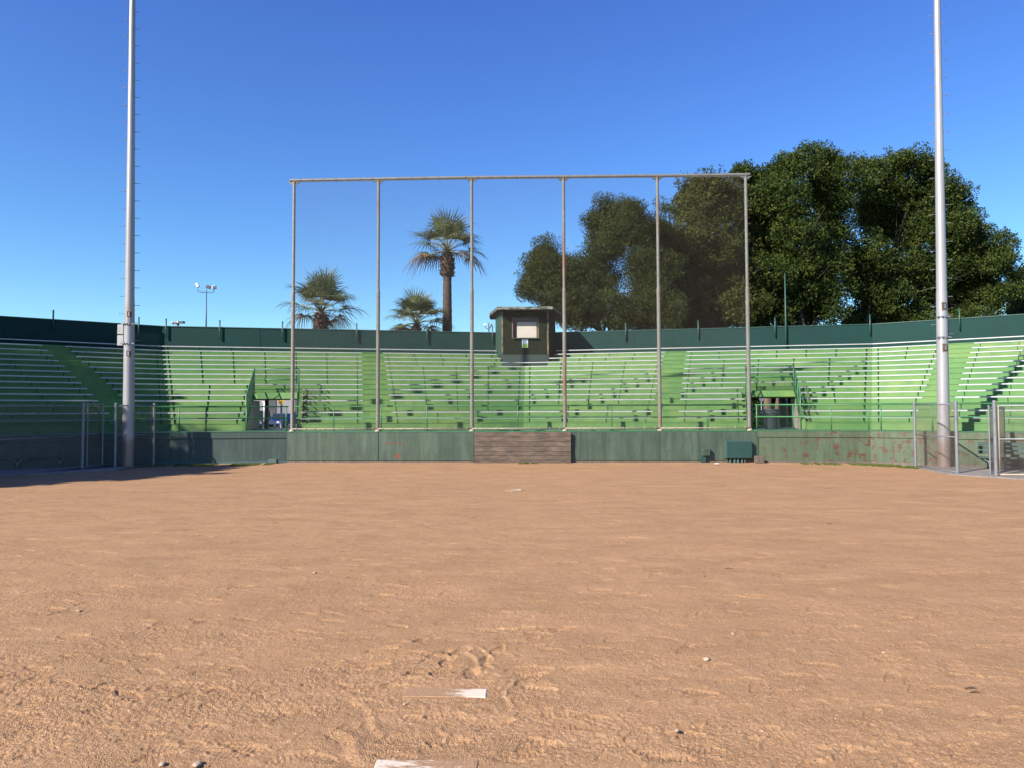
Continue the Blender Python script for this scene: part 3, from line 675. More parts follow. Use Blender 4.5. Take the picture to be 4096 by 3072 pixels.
def build_parapet():
    P = thing('parapet_wall', 'dark green solid parapet wall along the top of the grandstand', 'wall')
    for f in range(4):
        A, B = Vector(BACK[f]), Vector(BACK[f+1]); mb = MB(); mb.slab(A, B, 0.14, 4.95, 6.56)
        mb.build('wall_panel', M['parapet'], P)
        d = (B-A).normalized(); nn = Vector((d.y, -d.x))
        mb = MB(); mb.slab(A+nn*0.03, B+nn*0.03, 0.20, 6.56, 6.60); mb.build('coping', M['cap'], P)
        L = (B-A).length; n = int(L/4.85)
        for i in range(1, n):
            mb = MB(); c = A+d*(L*i/n); mb.obox((c.x+nn.x*0.004, c.y+nn.y*0.004, 5.9), d.to_3d()*0.015, nn.to_3d()*0.006, (0, 0, 0.64)); mb.build('seam_strip', M['parapet'], P)
    # pipe stubs
    for i, (px, y0, y1) in enumerate([(213,1243,1325),(555,1271,1346),(664,1277,1353),(879,1283,1357),(1130,1288,1360),(1427,1295,1365),(1708,1299,1370),(1970,1305,1375),
                       (2503,1293,1365),(2793,1283,1357),(3100,1272,1348),(3480,1260,1340),(3838,1236,1320)]):
        f = 0 if px < 640 else 1 if px < 2098 else 2 if px < 3495 else 3
        A, B = Vector(BACK[f]), Vector(BACK[f+1]); d = (B-A).normalized(); nn = Vector((d.y, -d.x)); off = nn*0.09
        p = online(px, A+off, B+off, 6.6); za = Wp(px, y0, p.y).z; zb = Wp(px, y1, p.y).z
        mb = MB(); mb.tube([(0, 0, 0), (0, 0, za-zb)], 0.036, 10); 
        wd = ['leftmost', 'second', 'third', 'fourth', 'fifth', 'sixth', 'seventh', 'eighth', 'ninth', 'tenth', 'eleventh', 'twelfth', 'rightmost'][i]
        lab = {1: 'pipe stub on the parapet just right of the left light pole', 7: 'pipe stub on the parapet beside the announcer booth', 4: 'pipe stub in front of the low left palm',
               10: 'pipe stub on the parapet left of the tall thin antenna mast', 12: 'pipe stub on the parapet just right of the right light pole',
               0: 'pipe stub on the parapet far left of the left light pole'}.get(i, f'short dark green pipe stub, {wd} from the left along the parapet')
        t = thing('pipe_stub', lab, 'pipe', (p.x, p.y, zb), 'pipe stubs rising above the parapet')
        mb.build('pipe', M['cap'], t, True)
        mb = MB(); mb.tube([(0, 0, za-zb), (0, 0, za-zb+0.03)], 0.045, 10); mb.build('end_cap', M['cap'], t, True)
    A, B = Vector(BACK[2]), Vector(BACK[3]); p = online(3143, A+Vector((-.03, -.12)), B+Vector((-.03, -.12)), 6.6)
    mb = MB(); mb.tube([(0, 0, 0), (0, 0, 1.6), (0, 0, 4.2)], [0.045, 0.042, 0.03], 10)
    o = mb.build('mast', M['rail'], None, True); o.location = (p.x, p.y, 5.25); tag(o, 'tall thin green mast fixed to the parapet in front of the leafy trees', 'mast')
    o.data.materials[0] = M['cap']
build_parapet()

# ------------------------------------------------------------------ bleacher benches
SECT = [  # facet, label, start, end : each is None (kink) or ('a', px_row13, px_row2) measured on the photo
    (0, 'far left beyond the first stair', None, ('ends', 169, 413)),
    (0, 'between first stair and left corner', ('ends', 261, 520), None),
    (1, 'between left corner and second stair', None, ('ends', 1447, 1453)),
    (1, 'left of the centre seam', ('ends', 1532, 1562), None),
    (2, 'right of the centre seam', None, ('ends', 2660, 2615)),
    (2, 'between third stair and right corner', ('ends', 2746, 2718), None),
    (3, 'between right corner and fourth stair', None, ('ends', 3775, 3683)),
    (3, 'far right beyond the fourth stair', ('ends', 3896, 3814), None)]
ORD = ['lowest', 'second', 'third', 'fourth', 'fifth', 'sixth', 'seventh', 'eighth', 'ninth', 'tenth', 'eleventh', 'twelfth', 'thirteenth', 'fourteenth', 'top']
BRK = None
def bracket_mesh():
    mb = MB(); t = 0.015
    prof = [(0.04, -0.149), (0.12, 0.0), (-0.14, 0.0), (-0.12, -0.03), (-0.062, -0.17), (-0.052, -0.17), (-0.052, -0.149)]     # y, z
    n = len(prof)
    mb.add([(-t, y, z) for y, z in prof]+[(t, y, z) for y, z in prof], [tuple(range(n)), tuple(range(n, 2*n))[::-1]]+[(i, (i+1) % n, (i+1) % n+n, i+n) for i in range(n)])
    me = bpy.data.meshes.new('bracket'); me.from_pydata(mb.v, [], mb.f); me.update(); me.materials.append(M['bracket']); return me
def build_benches():
    BR = bracket_mesh(); AH = 0.195
    for si, (f, sl, st, en) in enumerate(SECT):
        for k in range(NR):
            A, B = row(f, k); d = (B-A).normalized(); nn = Vector((d.y, -d.x)); z = zt(k)+AH; L = (B-A).length
            Af, Bf = A-nn*0.03, B-nn*0.03
            def edge(e, dflt, inset):
                if e is None or k == 14: return dflt+inset/L
                px = e[2]+(e[1]-e[2])*((k-2)/11.0); return tline(px, Af, Bf, z)
            t0 = edge(st, 0.0, 0.012); t1 = edge(en, 1.0, -0.012)
            if k == 14:      # the top bench runs across the stairs
                if st is not None: continue
                if st is None and en is not None: t0, t1 = 0.012/L, 1-0.012/L
            if k == 14 and st is None and en is None: pass
            pieces = [(t0, t1, '')]
            if f in PORT and si in (2, 5) or (k == 14 and f in (1, 2)):
                if k <= 5:
                    pa, pb = port_t(f, k); pa -= 0.13/L; pb += 0.13/L
                    pieces = [(t0, pa, ', left of portal'), (pb, t1, ', right of portal')]
            if k >= 12:      # announcer booth interrupts the top rows
                ta = tline(2002 if k == 12 else 1985, Af, Bf, z) if f == 1 else None; tb = tline(2197 if k == 12 else 2224, Af, Bf, z) if f == 2 else None
                if f == 1 and (si == 3 or k == 14): pieces = [(t0, ta, '')]
                if f == 2 and (si == 4 or k == 14): pieces = [(tb, t1, '')]
            for (a, b, extra) in pieces:
                if (b-a)*L < 0.5: continue
                mid = Af+(Bf-Af)*((a+b)/2); ln = (b-a)*L
                secl = sl
                if k == 14: secl = {0: 'left wing', 1: 'left half up to the booth', 2: 'right half from the booth', 3: 'right wing'}[f]
                lab = f'aluminium bench, {ORD[k]} row{" up" if k else ""}, {secl}{extra}' if k != 14 else f'aluminium bench of the top row below the parapet, {secl}'
                words = lab.split()
                t = thing('bleacher_bench', ' '.join(words[:16]) if len(words) <= 16 else lab, 'bench', (mid.x, mid.y, z), 'plank benches on the grandstand rows', math.atan2(d.y, d.x))
                mb = MB(); dz = rnd.uniform(-0.003, 0.003)
                mb.add([(-ln/2, -.125, -.045+dz), (ln/2, -.125, -.045-dz), (ln/2, .115, -.045-dz), (-ln/2, .115, -.045+dz),
                        (-ln/2, -.125, dz), (ln/2, -.125, -dz), (ln/2, .115, -dz), (-ln/2, .115, dz)],
                       [(0,3,2,1),(4,5,6,7),(0,1,5,4),(1,2,6,5),(2,3,7,6),(3,0,4,7)])
                for gy in (-.07, .0, .06): mb.box(-ln/2+.01, ln/2-.01, gy-.004, gy+.004, .0, .004)
                mb.build('seat_plank', M['alu'], t)
                nb = max(1, int(round((ln-0.5)/1.55)))
                for q in range(nb+1):
                    o = bpy.data.objects.new('bracket', BR); COL.objects.link(o); o.parent = t
                    o.location = (-ln/2+0.25+(ln-0.5)*q/nb, 0.0, -0.046)
build_benches()

# ------------------------------------------------------------------ front walls and railings
def build_walls():
    # backstop wall with its panels
    PA = atY(1150, 28.62, 0.6); PB = atY(3032, 27.95, 0.6)
    A = Vector((PA.x, 28.50)); B = Vector((PB.x, 27.85)); d = (B-A).normalized(); nn = Vector((d.y, -d.x))
    T = thing('backstop_wall', 'low dark green panelled wall under the tall backstop', 'wall')
    xs = [0] + [tline(px, A, B, 0.6) for px in (1514, 1897, 2283, 2641)] + [1]
    for i in range(5):
        a, b = A+(B-A)*xs[i], A+(B-A)*xs[i+1]
        if i == 2: continue
        a2 = a+d*0.008; b2 = b-d*0.008
        mb = MB(); mb.slab(a2, b2, 0.12, 0.11, 1.235); bevel(mb.build('wall_panel', M['wall'], T), 0.012)
    mb = MB(); mb.slab(A+d*0.01-nn*0.03, B-d*0.01-nn*0.03, 0.20, -0.1, 0.11)
    mb.build('footing', M['foot'], T)
    mb = MB(); mb.slab(A-nn*0.125, B-nn*0.125, 0.55, 1.15, 1.255); mb.build('wall_core', M['deck'], T)
    mb = MB(); mb.slab(A+nn*0.012, B+nn*0.012, 0.14, 1.237, 1.262); mb.build('top_edge', M['rail'], T)
    def chip(pts, mat):      # flaked paint patches, 3 mm proud of the panel
        mb = MB(); q = []
        for px, py in pts:
            p = online(px, A+nn*.003, B+nn*.003, .6); q.append((p.x, p.y, Wp(px, py, p.y).z))
        mb.add(q, [tuple(range(len(q)))]); mb.build('paint_chip', mat, T)
    chip([(1578,1836),(1584,1822),(1588,1815),(1597,1813),(1602,1822),(1606,1836),(1601,1826),(1594,1838),(1590,1826)], M['redprimer'])
    chip([(1538,1773),(1612,1772),(1612,1775),(1538,1776)], M['redprimer']); chip([(1312,1763),(1316,1762),(1314,1772)], M['redprimer'])
    chip([(2010,1842),(2016,1838),(2019,1844)], M['redprimer'])
    a, b = A+(B-A)*xs[2], A+(B-A)*xs[3]
    T2 = thing('board_panel', 'weathered brown horizontal boards in the middle of the backstop wall', 'wooden boards', (0, 0, 0))
    z = 0.0; hs = [0.13, 0.18, 0.15, 0.20, 0.19, 0.19, 0.195]
    for i, h in enumerate(hs):
        o1 = rnd.uniform(-.006, .006)
        mb = MB(); mb.slab(a+nn*(0.17+o1)+d*0.01, b+nn*(0.17+o1)-d*0.0, 0.05, z+0.006, z+h-0.004)
        o = mb.build('board', M['boards'], T2); bevel(o, 0.005)
        z += h
    mb = MB(); mb.slab(a+nn*0.11+d*0.02, b+nn*0.11-d*0.02, 0.20, 0.0, 1.225); mb.build('backing', M['black'], T2)
    mb = MB(); mb.slab(a+nn*0.18-d*0.06, a+nn*0.18-d*0.005, 0.17, 0.05, 1.235); mb.build('edge_post', M['wall'], T2)
    # side walls
    for side in (0, 1):
        fs = ((0, 1), (1, 2)) if side == 0 else ((2, 3), (3, 4))
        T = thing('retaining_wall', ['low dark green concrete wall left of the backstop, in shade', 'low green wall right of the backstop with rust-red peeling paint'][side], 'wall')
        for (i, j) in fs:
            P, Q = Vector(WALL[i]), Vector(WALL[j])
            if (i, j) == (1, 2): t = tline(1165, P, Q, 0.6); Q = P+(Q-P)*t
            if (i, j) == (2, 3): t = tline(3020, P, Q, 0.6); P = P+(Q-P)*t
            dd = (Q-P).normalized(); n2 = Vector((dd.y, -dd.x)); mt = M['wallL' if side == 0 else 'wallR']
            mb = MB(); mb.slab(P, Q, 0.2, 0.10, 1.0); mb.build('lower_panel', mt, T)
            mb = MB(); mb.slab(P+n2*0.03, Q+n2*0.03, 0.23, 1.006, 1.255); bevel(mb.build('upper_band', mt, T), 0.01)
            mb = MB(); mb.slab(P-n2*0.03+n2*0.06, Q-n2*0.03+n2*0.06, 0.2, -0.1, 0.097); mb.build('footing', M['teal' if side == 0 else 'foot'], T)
            mb = MB(); mb.slab(P+n2*0.045, Q+n2*0.045, 0.24, 1.257, 1.275); mb.build('top_edge', M['rail'], T)
    # lone blocks
    p = Gp(1134, 1846); mb = MB(); mb.box(-.17, .17, -.12, .12, 0, .19); o = bevel(mb.build('concrete_block', M['blockg']), .02); o.location = (p.x, 28.25, 0); tag(o, 'dark painted concrete block at the left end of the backstop wall', 'block')
    p = atY(3037, 27.5, 0); mb = MB(); mb.box(-.16, .16, -.14, .14, 0, .30); o = bevel(mb.build('concrete_block', M['block']), .02); o.location = (p.x, 27.5, 0); tag(o, 'brown weathered block right of the electrical cabinet', 'block')
build_walls()

def railing(name, label, pts, posts_px, facets, mesh=True):
    """two-rail pipe railing along plan points"""
    T = thing(name, label, 'railing')
    P = [Vector(p) for p in pts]
    for z in (2.27, 1.80):
        mb = MB(); mb.tube([(p.x, p.y, z) for p in P], 0.026, 10); mb.build('rail', M['rail'], T, True)
    for (f, px) in posts_px:
        a, b = P[f], P[f+1]; q = online(px, a, b, 1.7); mb = MB(); mb.tube([(q.x, q.y, 1.26), (q.x, q.y, 2.27)], 0.024, 10); mb.build('post', M['rail'], T, True)
    if mesh:
        for i in range(len(P)-1): chain('chain_link', P[i], P[i+1], 1.30, 2.26, 0.075, 0.0034, M['meshg'], T, knuckle=0.02)
    return T
def build_railings():
    off = Vector((0.04, 0.14))
    W = [Vector(p) for p in WALL]
    L0 = W[0]+Vector((0.1, 0.1)); L1 = W[1]+Vector((0, 0.1))
    q = online(1150, W[1], W[2], 1.7).to_2d()+Vector((0, 0.1))
    railing('railing', 'green two-rail mesh railing on the wall left of the backstop', [L0, L1, q], [(0, 152), (0, 396), (0, 620), (1, 717), (1, 824), (1, 986), (1, 1145)], None)
    q0 = online(3024, W[2], W[3], 1.7).to_2d()+Vector((0, 0.1)); R1 = W[3]+Vector((0, 0.1)); R2 = W[4]+Vector((-.1, .1))
    railing('railing', 'green two-rail mesh railing on the wall right of the backstop', [q0, R1, R2], [(0, 3027), (0, 3173), (0, 3325), (0, 3474), (1, 3524), (1, 3730), (1, 3985), (1, 4150)], None)
    a = online(1152, W[1], W[2], 1.7).to_2d(); b = online(3020, W[2], W[3], 1.7).to_2d()
    a.y = 28.95; b.y = 28.2; c = Vector(((a.x+b.x)/2, 28.75))
    railing('railing', 'green two-rail railing standing behind the tall backstop mesh', [a, c, b], [(0, 1180), (0, 1335), (0, 1525), (0, 1708), (0, 1890), (1, 2071), (1, 2265), (1, 2447), (1, 2640), (1, 2831), (1, 3010)], None, False)
    # guards round the two portals
    for f, lab in ((1, 'green mesh guard rail round the left stairway opening'), (2, 'green mesh guard rail round the right stairway opening')):
        T = thing('portal_guard', lab, 'guard rail')
        a0, b0 = port_t(f, 0); a5, b5 = port_t(f, 5); A0, B0 = row(f, 0); A5, B5 = row(f, 5)
        qa, qb = A0+(B0-A0)*a0, A0+(B0-A0)*b0; pa, pb = A5+(B5-A5)*a5, A5+(B5-A5)*b5
        d = (B5-A5).normalized(); nn = Vector((d.y, -d.x)); pa = pa+nn*0.05; pb = pb+nn*0.05; zb = 2.97; zt_ = 4.06
        for z in (zt_, zt_-0.50):
            mb = MB(); mb.tube([(pa.x, pa.y, z), (pb.x, pb.y, z)], 0.027, 8); mb.build('rail', M['rail'], T, True)
        for p in (pa, pb, ):
            mb = MB(); mb.tube([(p.x, p.y, zb-0.1), (p.x, p.y, zt_)], 0.027, 8); mb.build('post', M['rail'], T, True)
        chain('chain_link', pa, pb, zb, zt_, 0.075, 0.0036, M['meshg'], T, knuckle=0.02)
        for (q, p) in ((qa, pa), (qb, pb)):
            for dz in (0.0, -0.62):
                mb = MB(); mb.tube([(q.x, q.y, DECK), (q.x, q.y, 2.78+dz), (p.x, p.y, zt_+dz)], 0.027, 8); mb.build('rail', M['rail'], T, True)
            for s_ in (0.35, 0.7):
                c = q+(p-q)*s_; mb = MB(); mb.tube([(c.x, c.y, 1.6+1.35*s_), (c.x, c.y, 2.78+(zt_-2.78)*s_)], 0.024, 8); mb.build('post', M['rail'], T, True)
            chain('chain_link', q, p, 1.66, 2.76, 0.075, 0.0036, M['meshg'], T, z0b=3.0, z1b=zt_-0.02)
build_railings()

# ------------------------------------------------------------------ the tall backstop
def build_backstop():
    T = thing('backstop_fence', 'tall pipe-framed chain-link backstop standing on the low wall', 'backstop')
    pxs = [1169, 1511, 1888, 2260, 2640, 2998]; A = atY(1169, 28.6, 1.3).to_2d(); B = atY(2998, 28.0, 1.3).to_2d()
    P = []
    for px in pxs:
        P.append(online(px, A, B, 1.3))
    top = [Wp(px, y, 0).z if False else None for px, y in ()]
    ztop = []
    for i, (px, y) in enumerate(zip([1170, 1507, 1890, 2258, 2641, 2997], [722, 716, 710, 707, 703, 699])):
        ztop.append(Wp(px, y, P[i].y).z)
    for i, p in enumerate(P):
        zt_ = ztop[i]; mb = MB(); zj = 6.9
        prof = []; z = 1.25
        while z < zj-.3: prof += [(z, .074), (z+.40, .074), (z+.41, .080), (z+.43, .080), (z+.44, .074)]; z += .55
        prof += [(zj, .075), (zj+.06, .060)]; z = zj+.2
        while z < zt_-.6: prof += [(z, .059), (z+.40, .059), (z+.41, .064), (z+.43, .064), (z+.44, .059)]; z += .55
        prof += [(zt_-.05, .057)]
        mb.tube([(p.x, p.y, a) for a, b in prof], [b for a, b in prof], 20)
        mb.build('post', M['pipe'], T)
        mb = MB(); mb.tube([(p.x, p.y, 1.25), (p.x, p.y, 1.30), (p.x, p.y, 1.36)], [0.14, 0.12, 0.085], 14); mb.build('post_base', M['brail'], T, True)
    # top beam in two lengths
    e0 = P[0]-(P[1]-P[0]).normalized()*0.16; e1 = P[-1]+(P[-1]-P[-2]).normalized()*0.16
    mb = MB(); pts = [(e0.x, e0.y, ztop[0])]+[(p.x, p.y, z) for p, z in zip(P, ztop)]+[(e1.x, e1.y, ztop[-1]+.01)]
    mb.tube(pts, 0.068, 12); mb.build('top_beam', M['beam'], T, True)
    mb = MB()
    for i in range(5):
        a, b = P[i], P[i+1]
        for q in range(7):
            s = (q+.5)/7; c = a+(b-a)*s; z = ztop[i]+(ztop[i+1]-ztop[i])*s
            mb = MB(); mb.tube([(c.x-.012, c.y, z), (c.x+.012, c.y, z)], 0.079, 10); mb.build('clamp', M['beam'], T)
    for i, p in enumerate(P):
        for s in (-1, 1):
            mb = MB(); mb.add([(p.x, p.y-.02, ztop[i]-.05), (p.x+s*.26, p.y-.02, ztop[i]-.05), (p.x, p.y-.02, ztop[i]-.24), (p.x, p.y+.02, ztop[i]-.05), (p.x+s*.26, p.y+.02, ztop[i]-.05), (p.x, p.y+.02, ztop[i]-.24)],
                                     [(0, 1, 2), (3, 5, 4), (0, 3, 4, 1), (1, 4, 5, 2), (2, 5, 3, 0)]); mb.build('gusset', M['beam'], T)
    off = Vector((0, -0.088, 0))
    for i in range(5):
        a, b = P[i]+off, P[i+1]+off
        chain('chain_link', a, b, 1.33, ztop[i]-0.08, 0.078, 0.0020, M['wireb'], T, z1b=ztop[i+1]-0.08)
        mb = MB(); mb.tube([(a.x, a.y, 1.37), (b.x, b.y, 1.37)], 0.024, 8)
        for q in range(9):
            c = a+(b-a)*((q+.5)/9); mb.box(c.x-.012, c.x+.012, c.y-.034, c.y+.034, 1.325, 1.425)
        mb.build('bottom_rail', M['brail'], T, True)
        mb = MB(); mb.tube([(a.x, a.y+.02, ztop[i]-.075), (b.x, b.y+.02, ztop[i+1]-.075)], 0.009, 6); mb.build('tension_wire', M['wire'], T)
build_backstop()

# ------------------------------------------------------------------ light poles
def light_pole(label, bx, bY, tx, mirror):
    base = atY(bx, bY, 0.0); top = Wp(tx, 0, bY); H = 19.0
    k = (top.x-base.x)/(top.z); tip = Vector((base.x+k*H, bY, H)); T = thing('light_pole', label, 'light pole', (base.x, bY, 0), 'steel floodlight poles beside the infield')
    def at(z): return Vector((k*z, 0, z))
    zj = 6.25
    mb = MB(); mb.tube([at(0), at(1.2), at(3), at(5), at(zj)], [0.205, .20, .19, .180, .172], 32); mb.build('lower_shaft', M['lpole'], T, True)
    mb = MB(); mb.tube([at(zj), at(9), at(13), at(H)], [0.166, .152, .128, .095], 32); mb.build('upper_shaft', M['lpole'], T, True)
    def rad(z): return np.interp(z, [0, zj, 9, 13, H], [.205, .170, .152, .128, .095])
    sg = -1 if mirror else 1
    # step pegs, alternately on the two sides
    z = 4.75; i = 0
    while z < H-0.3:
        s = 1 if i % 2 == 0 else -1; a = R(-12) if not mirror else R(14)
        dv = Vector((math.cos(a)*s, math.sin(a)*-1*s*-1, 0)) if False else Vector((s*math.cos(a), -s*math.sin(a), 0))
        c = at(z); p0 = c+dv*(rad(z)-.01); p1 = c+dv*(rad(z)+.17)
        mb = MB(); mb.tube([p0, p1], 0.010, 6); mb.tube([p1-dv*.012, p1+dv*.004], 0.018, 6); mb.tube([p0+Vector((0, 0, -.09)), p0+Vector((0, 0, .0)), p0+dv*.03], .011, 6)
        mb.build('step_peg', M['sgrey'], T, True); z += 0.33; i += 1
    # clamps
    for z in (5.35, 4.62):
        mb = MB(); mb.tube([at(z-.02), at(z+.02)], rad(z)+.018, 24); c = at(z)
        for s in (-1, 1):
            mb.box(c.x+s*rad(z)-.07, c.x+s*rad(z)+.07, c.y-rad(z)*.7-.015, c.y-rad(z)*.7+.015, z-.02, z+.02)
        for s in (-.5, 0, .5): mb.box(c.x+s*.2-.02, c.x+s*.2+.02, c.y-rad(z)-.05, c.y-rad(z)+.02, z-.025, z+.025)
        mb.build('clamp_band', M['galv'], T)
    # hand-hole frames
    for z in (5.72, 4.25):
        c = at(z); ox = .06 if not mirror else -.01
        y = c.y-math.sqrt(max(rad(z)**2-ox**2, 0))
        mb = MB(); mb.box(c.x+ox-.085, c.x+ox+.085, y-.004, y+.05, z-.15, z+.14); mb.build('rust_stain', M['ruststain'], T)
        mb = MB()
        for (x0, x1, z0, z1) in ((-.055, -.042, -.1, .1), (.042, .055, -.1, .1), (-.042, .042, .087, .1), (-.042, .042, -.1, -.087)):
            mb.box(c.x+ox+x0, c.x+ox+x1, y-.03, y+.03, z+z0, z+z1)
        mb.build('handhole_frame', M['rust'], T)
        mb = MB(); mb.box(c.x+ox-.041, c.x+ox+.041, y-.018, y+.03, z-.085, z+.085); mb.build('handhole_cover', M['sgrey' if not mirror else 'galv'], T)
    # boxes strapped to the shaft
    for z0, z1 in ((4.98, 5.33), (4.55, 4.93)):
        c = at(z0); x0 = c.x-(rad(z0)+.23) if not mirror else c.x+rad(z0)-.04
        x1 = x0+.25 if not mirror else x0+.12; y0 = .0 if not mirror else .08
        mb = MB(); mb.box(x0, x1-.03 if not mirror else x1, y0-.08, y0+.2, z0, z1); o = mb.build('control_box', M['boxg' if not mirror else 'sgrey'], T); bevel(o, .006)
        mb = MB(); mb.tube([(x0-.03, y0, (z0+z1)/2), (x0+.01, y0, (z0+z1)/2)], .02, 8); mb.build('box_latch', M['galv'], o)
light_pole('tall silver floodlight pole with step pegs and two strapped boxes, left', 512, 26.45, 530, False)
light_pole('tall silver floodlight pole with step pegs and reddish base, right', 3777, 25.15, 3748, True)

# ------------------------------------------------------------------ player fences at both sides
def fence_run(T, A, B, z0, z1, mid=True, tension=True):
    A = Vector(A[:2]); B = Vector(B[:2])
    for z, r in ((z1, .022),)+(((z0+z1)*0.52, .018),)*(1 if mid else 0)+((z0+0.03, .014),):
        mb = MB(); mb.tube([(A.x, A.y, z), (B.x, B.y, z)], r, 8); mb.build('rail', M['galv'], T, True)
    chain('chain_link', A, B, z0+.02, z1, 0.078, 0.0033, M['wire'], T, knuckle=0.02)
def fpost(T, P, z1, r=.040, z0=0.0, bands=True):
    prof = [(z0, r)]
    if bands:
        for i in range(6):
            z = z0+.15+(z1-z0-.3)*i/5; prof += [(z-.013, r), (z-.012, r*1.16), (z+.012, r*1.16), (z+.013, r)]
    prof += [(z1-.005, r), (z1, r*1.15), (z1+.03, r*1.1), (z1+.05, r*.4)]
    mb = MB(); mb.tube([(P.x, P.y, a) for a, b in prof], [b for a, b in prof], 16)
    mb.build('post', M['galv'], T)
def build_side_fences():
    C = 0.08
    pad = [Gp(-420, 1985), Gp(0, 1912), Gp(330, 1893), Gp(470, 1884), Gp(545, 1868), Gp(620, 1856)]
    back = [Vector((-13.9, 27.55)), Vector((-26.0, 18.5))]
    mb = MB(); mb.prism([(p.x, p.y) for p in pad]+[(p.x, p.y) for p in back], -0.05, C)
    o = bevel(mb.build('concrete_apron', M['concrete']), .02); tag(o, kind='structure')
    # left
    T = thing('chain_link_fence', 'chain-link fence with a mid rail in front of the left players bench', 'fence')
    pA = Gp(-330, 1950).to_2d(); pB = Gp(329, 1884).to_2d(); z1 = 2.30
    fence_run(T, pA, pB, C, z1); fpost(T, pB, 2.36, .05)
    g = Gp(0, 1901)
    T = thing('fence_gate', 'narrow chain-link gate standing open beside the left light pole', 'gate')
    a = Gp(347, 1882).to_2d(); b = Gp(409, 1874).to_2d()
    fence_run(T, a, b, C+.05, z1+.05); fpost(T, a, z1+.05, .024, C+.04, True); fpost(T, b, z1+.05, .03, C+.04, True)
    mb = MB(); c = b; mb.tube([(c.x-.03, c.y-.03, 1.35), (c.x+.2, c.y-.05, 1.37)], .008, 6); mb.build('latch', M['galv'], T)
    T = thing('chain_link_fence', 'short chain-link panel in front of the left light pole', 'fence')
    a = Gp(460, 1877).to_2d(); b = atY(614, 27.25, 0).to_2d(); fence_run(T, a, b, .03, 2.32); fpost(T, a, 2.36, .045); fpost(T, b, 2.36, .045)
    # right
    T = thing('chain_link_fence', 'short chain-link panel in front of the right light pole', 'fence')
    a = atY(3663, 25.35, 0).to_2d(); b = Gp(3830, 1897).to_2d(); fence_run(T, a, b, .03, 2.24); fpost(T, a, 2.28, .045); fpost(T, b, 2.30, .05)
    mb = MB(); p = [Gp(3795, 1900), Gp(4150, 1925), Gp(4700, 1990)]
    mb.prism([(q.x, q.y) for q in p]+[(26.2, 17.9), (14.4, 26.2)], -0.05, 0.035); tag(mb.build('concrete_floor', M['concrete']), kind='structure')
    T = thing('chain_link_fence', 'pale chain-link fence in front of the right players bench', 'fence')
    a = Gp(3985, 1908).to_2d(); b = a+Vector((6.0, -0.55)); fence_run(T, a+Vector((.12, -.01)), b, .05, 2.18)
    fpost(T, a, 2.30, .05); mb = MB(); mb.tube([(a.x+.12, a.y, .05), (a.x+.12, a.y, 2.2)], .018, 8); mb.tube([(a.x+.12, a.y, .07), (b.x, b.y, .07)], .03, 8); mb.build('frame', M['brail'], T, True)
    T = thing('fence_gate', 'open chain-link gate leaf hinged at the right fence post, seen edge on', 'gate')
    h = Gp(3962, 1903).to_2d(); e = atY(4022, 24.0, 0).to_2d()
    fence_run(T, h, e, .06, 2.12, True); fpost(T, h, 2.16, .026, .04); fpost(T, e, 2.16, .024, .04)
    # player benches
    def pbench(label, c, ang, L, mt):
        T = thing('player_bench', label, 'bench', (c.x, c.y, 0), None, ang)
        for i, z in enumerate((0.62, 0.76, 0.90)):
            mb = MB(); mb.box(-L/2, L/2, .17+.02*i, .20+.02*i, z-.055, z+.055); mb.build('back_slat', mt, T)
        for y in (-.17, -.02, .11):
            mb = MB(); mb.box(-L/2, L/2, y-.06, y+.06, .44, .475); mb.build('seat_slat', mt, T)
        for x in (-L/2+.35, 0, L/2-.35):
            mb = MB(); mb.tube([(x-.28, -.1, .42), (x-.12, -.1, .42), (x-.03, -.1, .3), (x, -.1, 0.08)], .022, 8); mb.tube([(x+.28, -.1, .42), (x+.12, -.1, .42), (x+.03, -.1, .3), (x, -.1, 0.08)], .022, 8)
            mb.tube([(x, .2, 0.08), (x, .2, .95)], .022, 8); mb.build('leg', M['galv'], T, True)
    c = atY(70, 25.1, .3); pbench('dark slatted players bench behind the left fence', c, math.atan2(9.6, 12.8), 3.2, M['benchd'])
    c = atY(4115, 23.3, .3); pbench('dark slatted players bench behind the right fence', c, math.atan2(-9.3, 13), 2.8, M['benchd'])
build_side_fences()

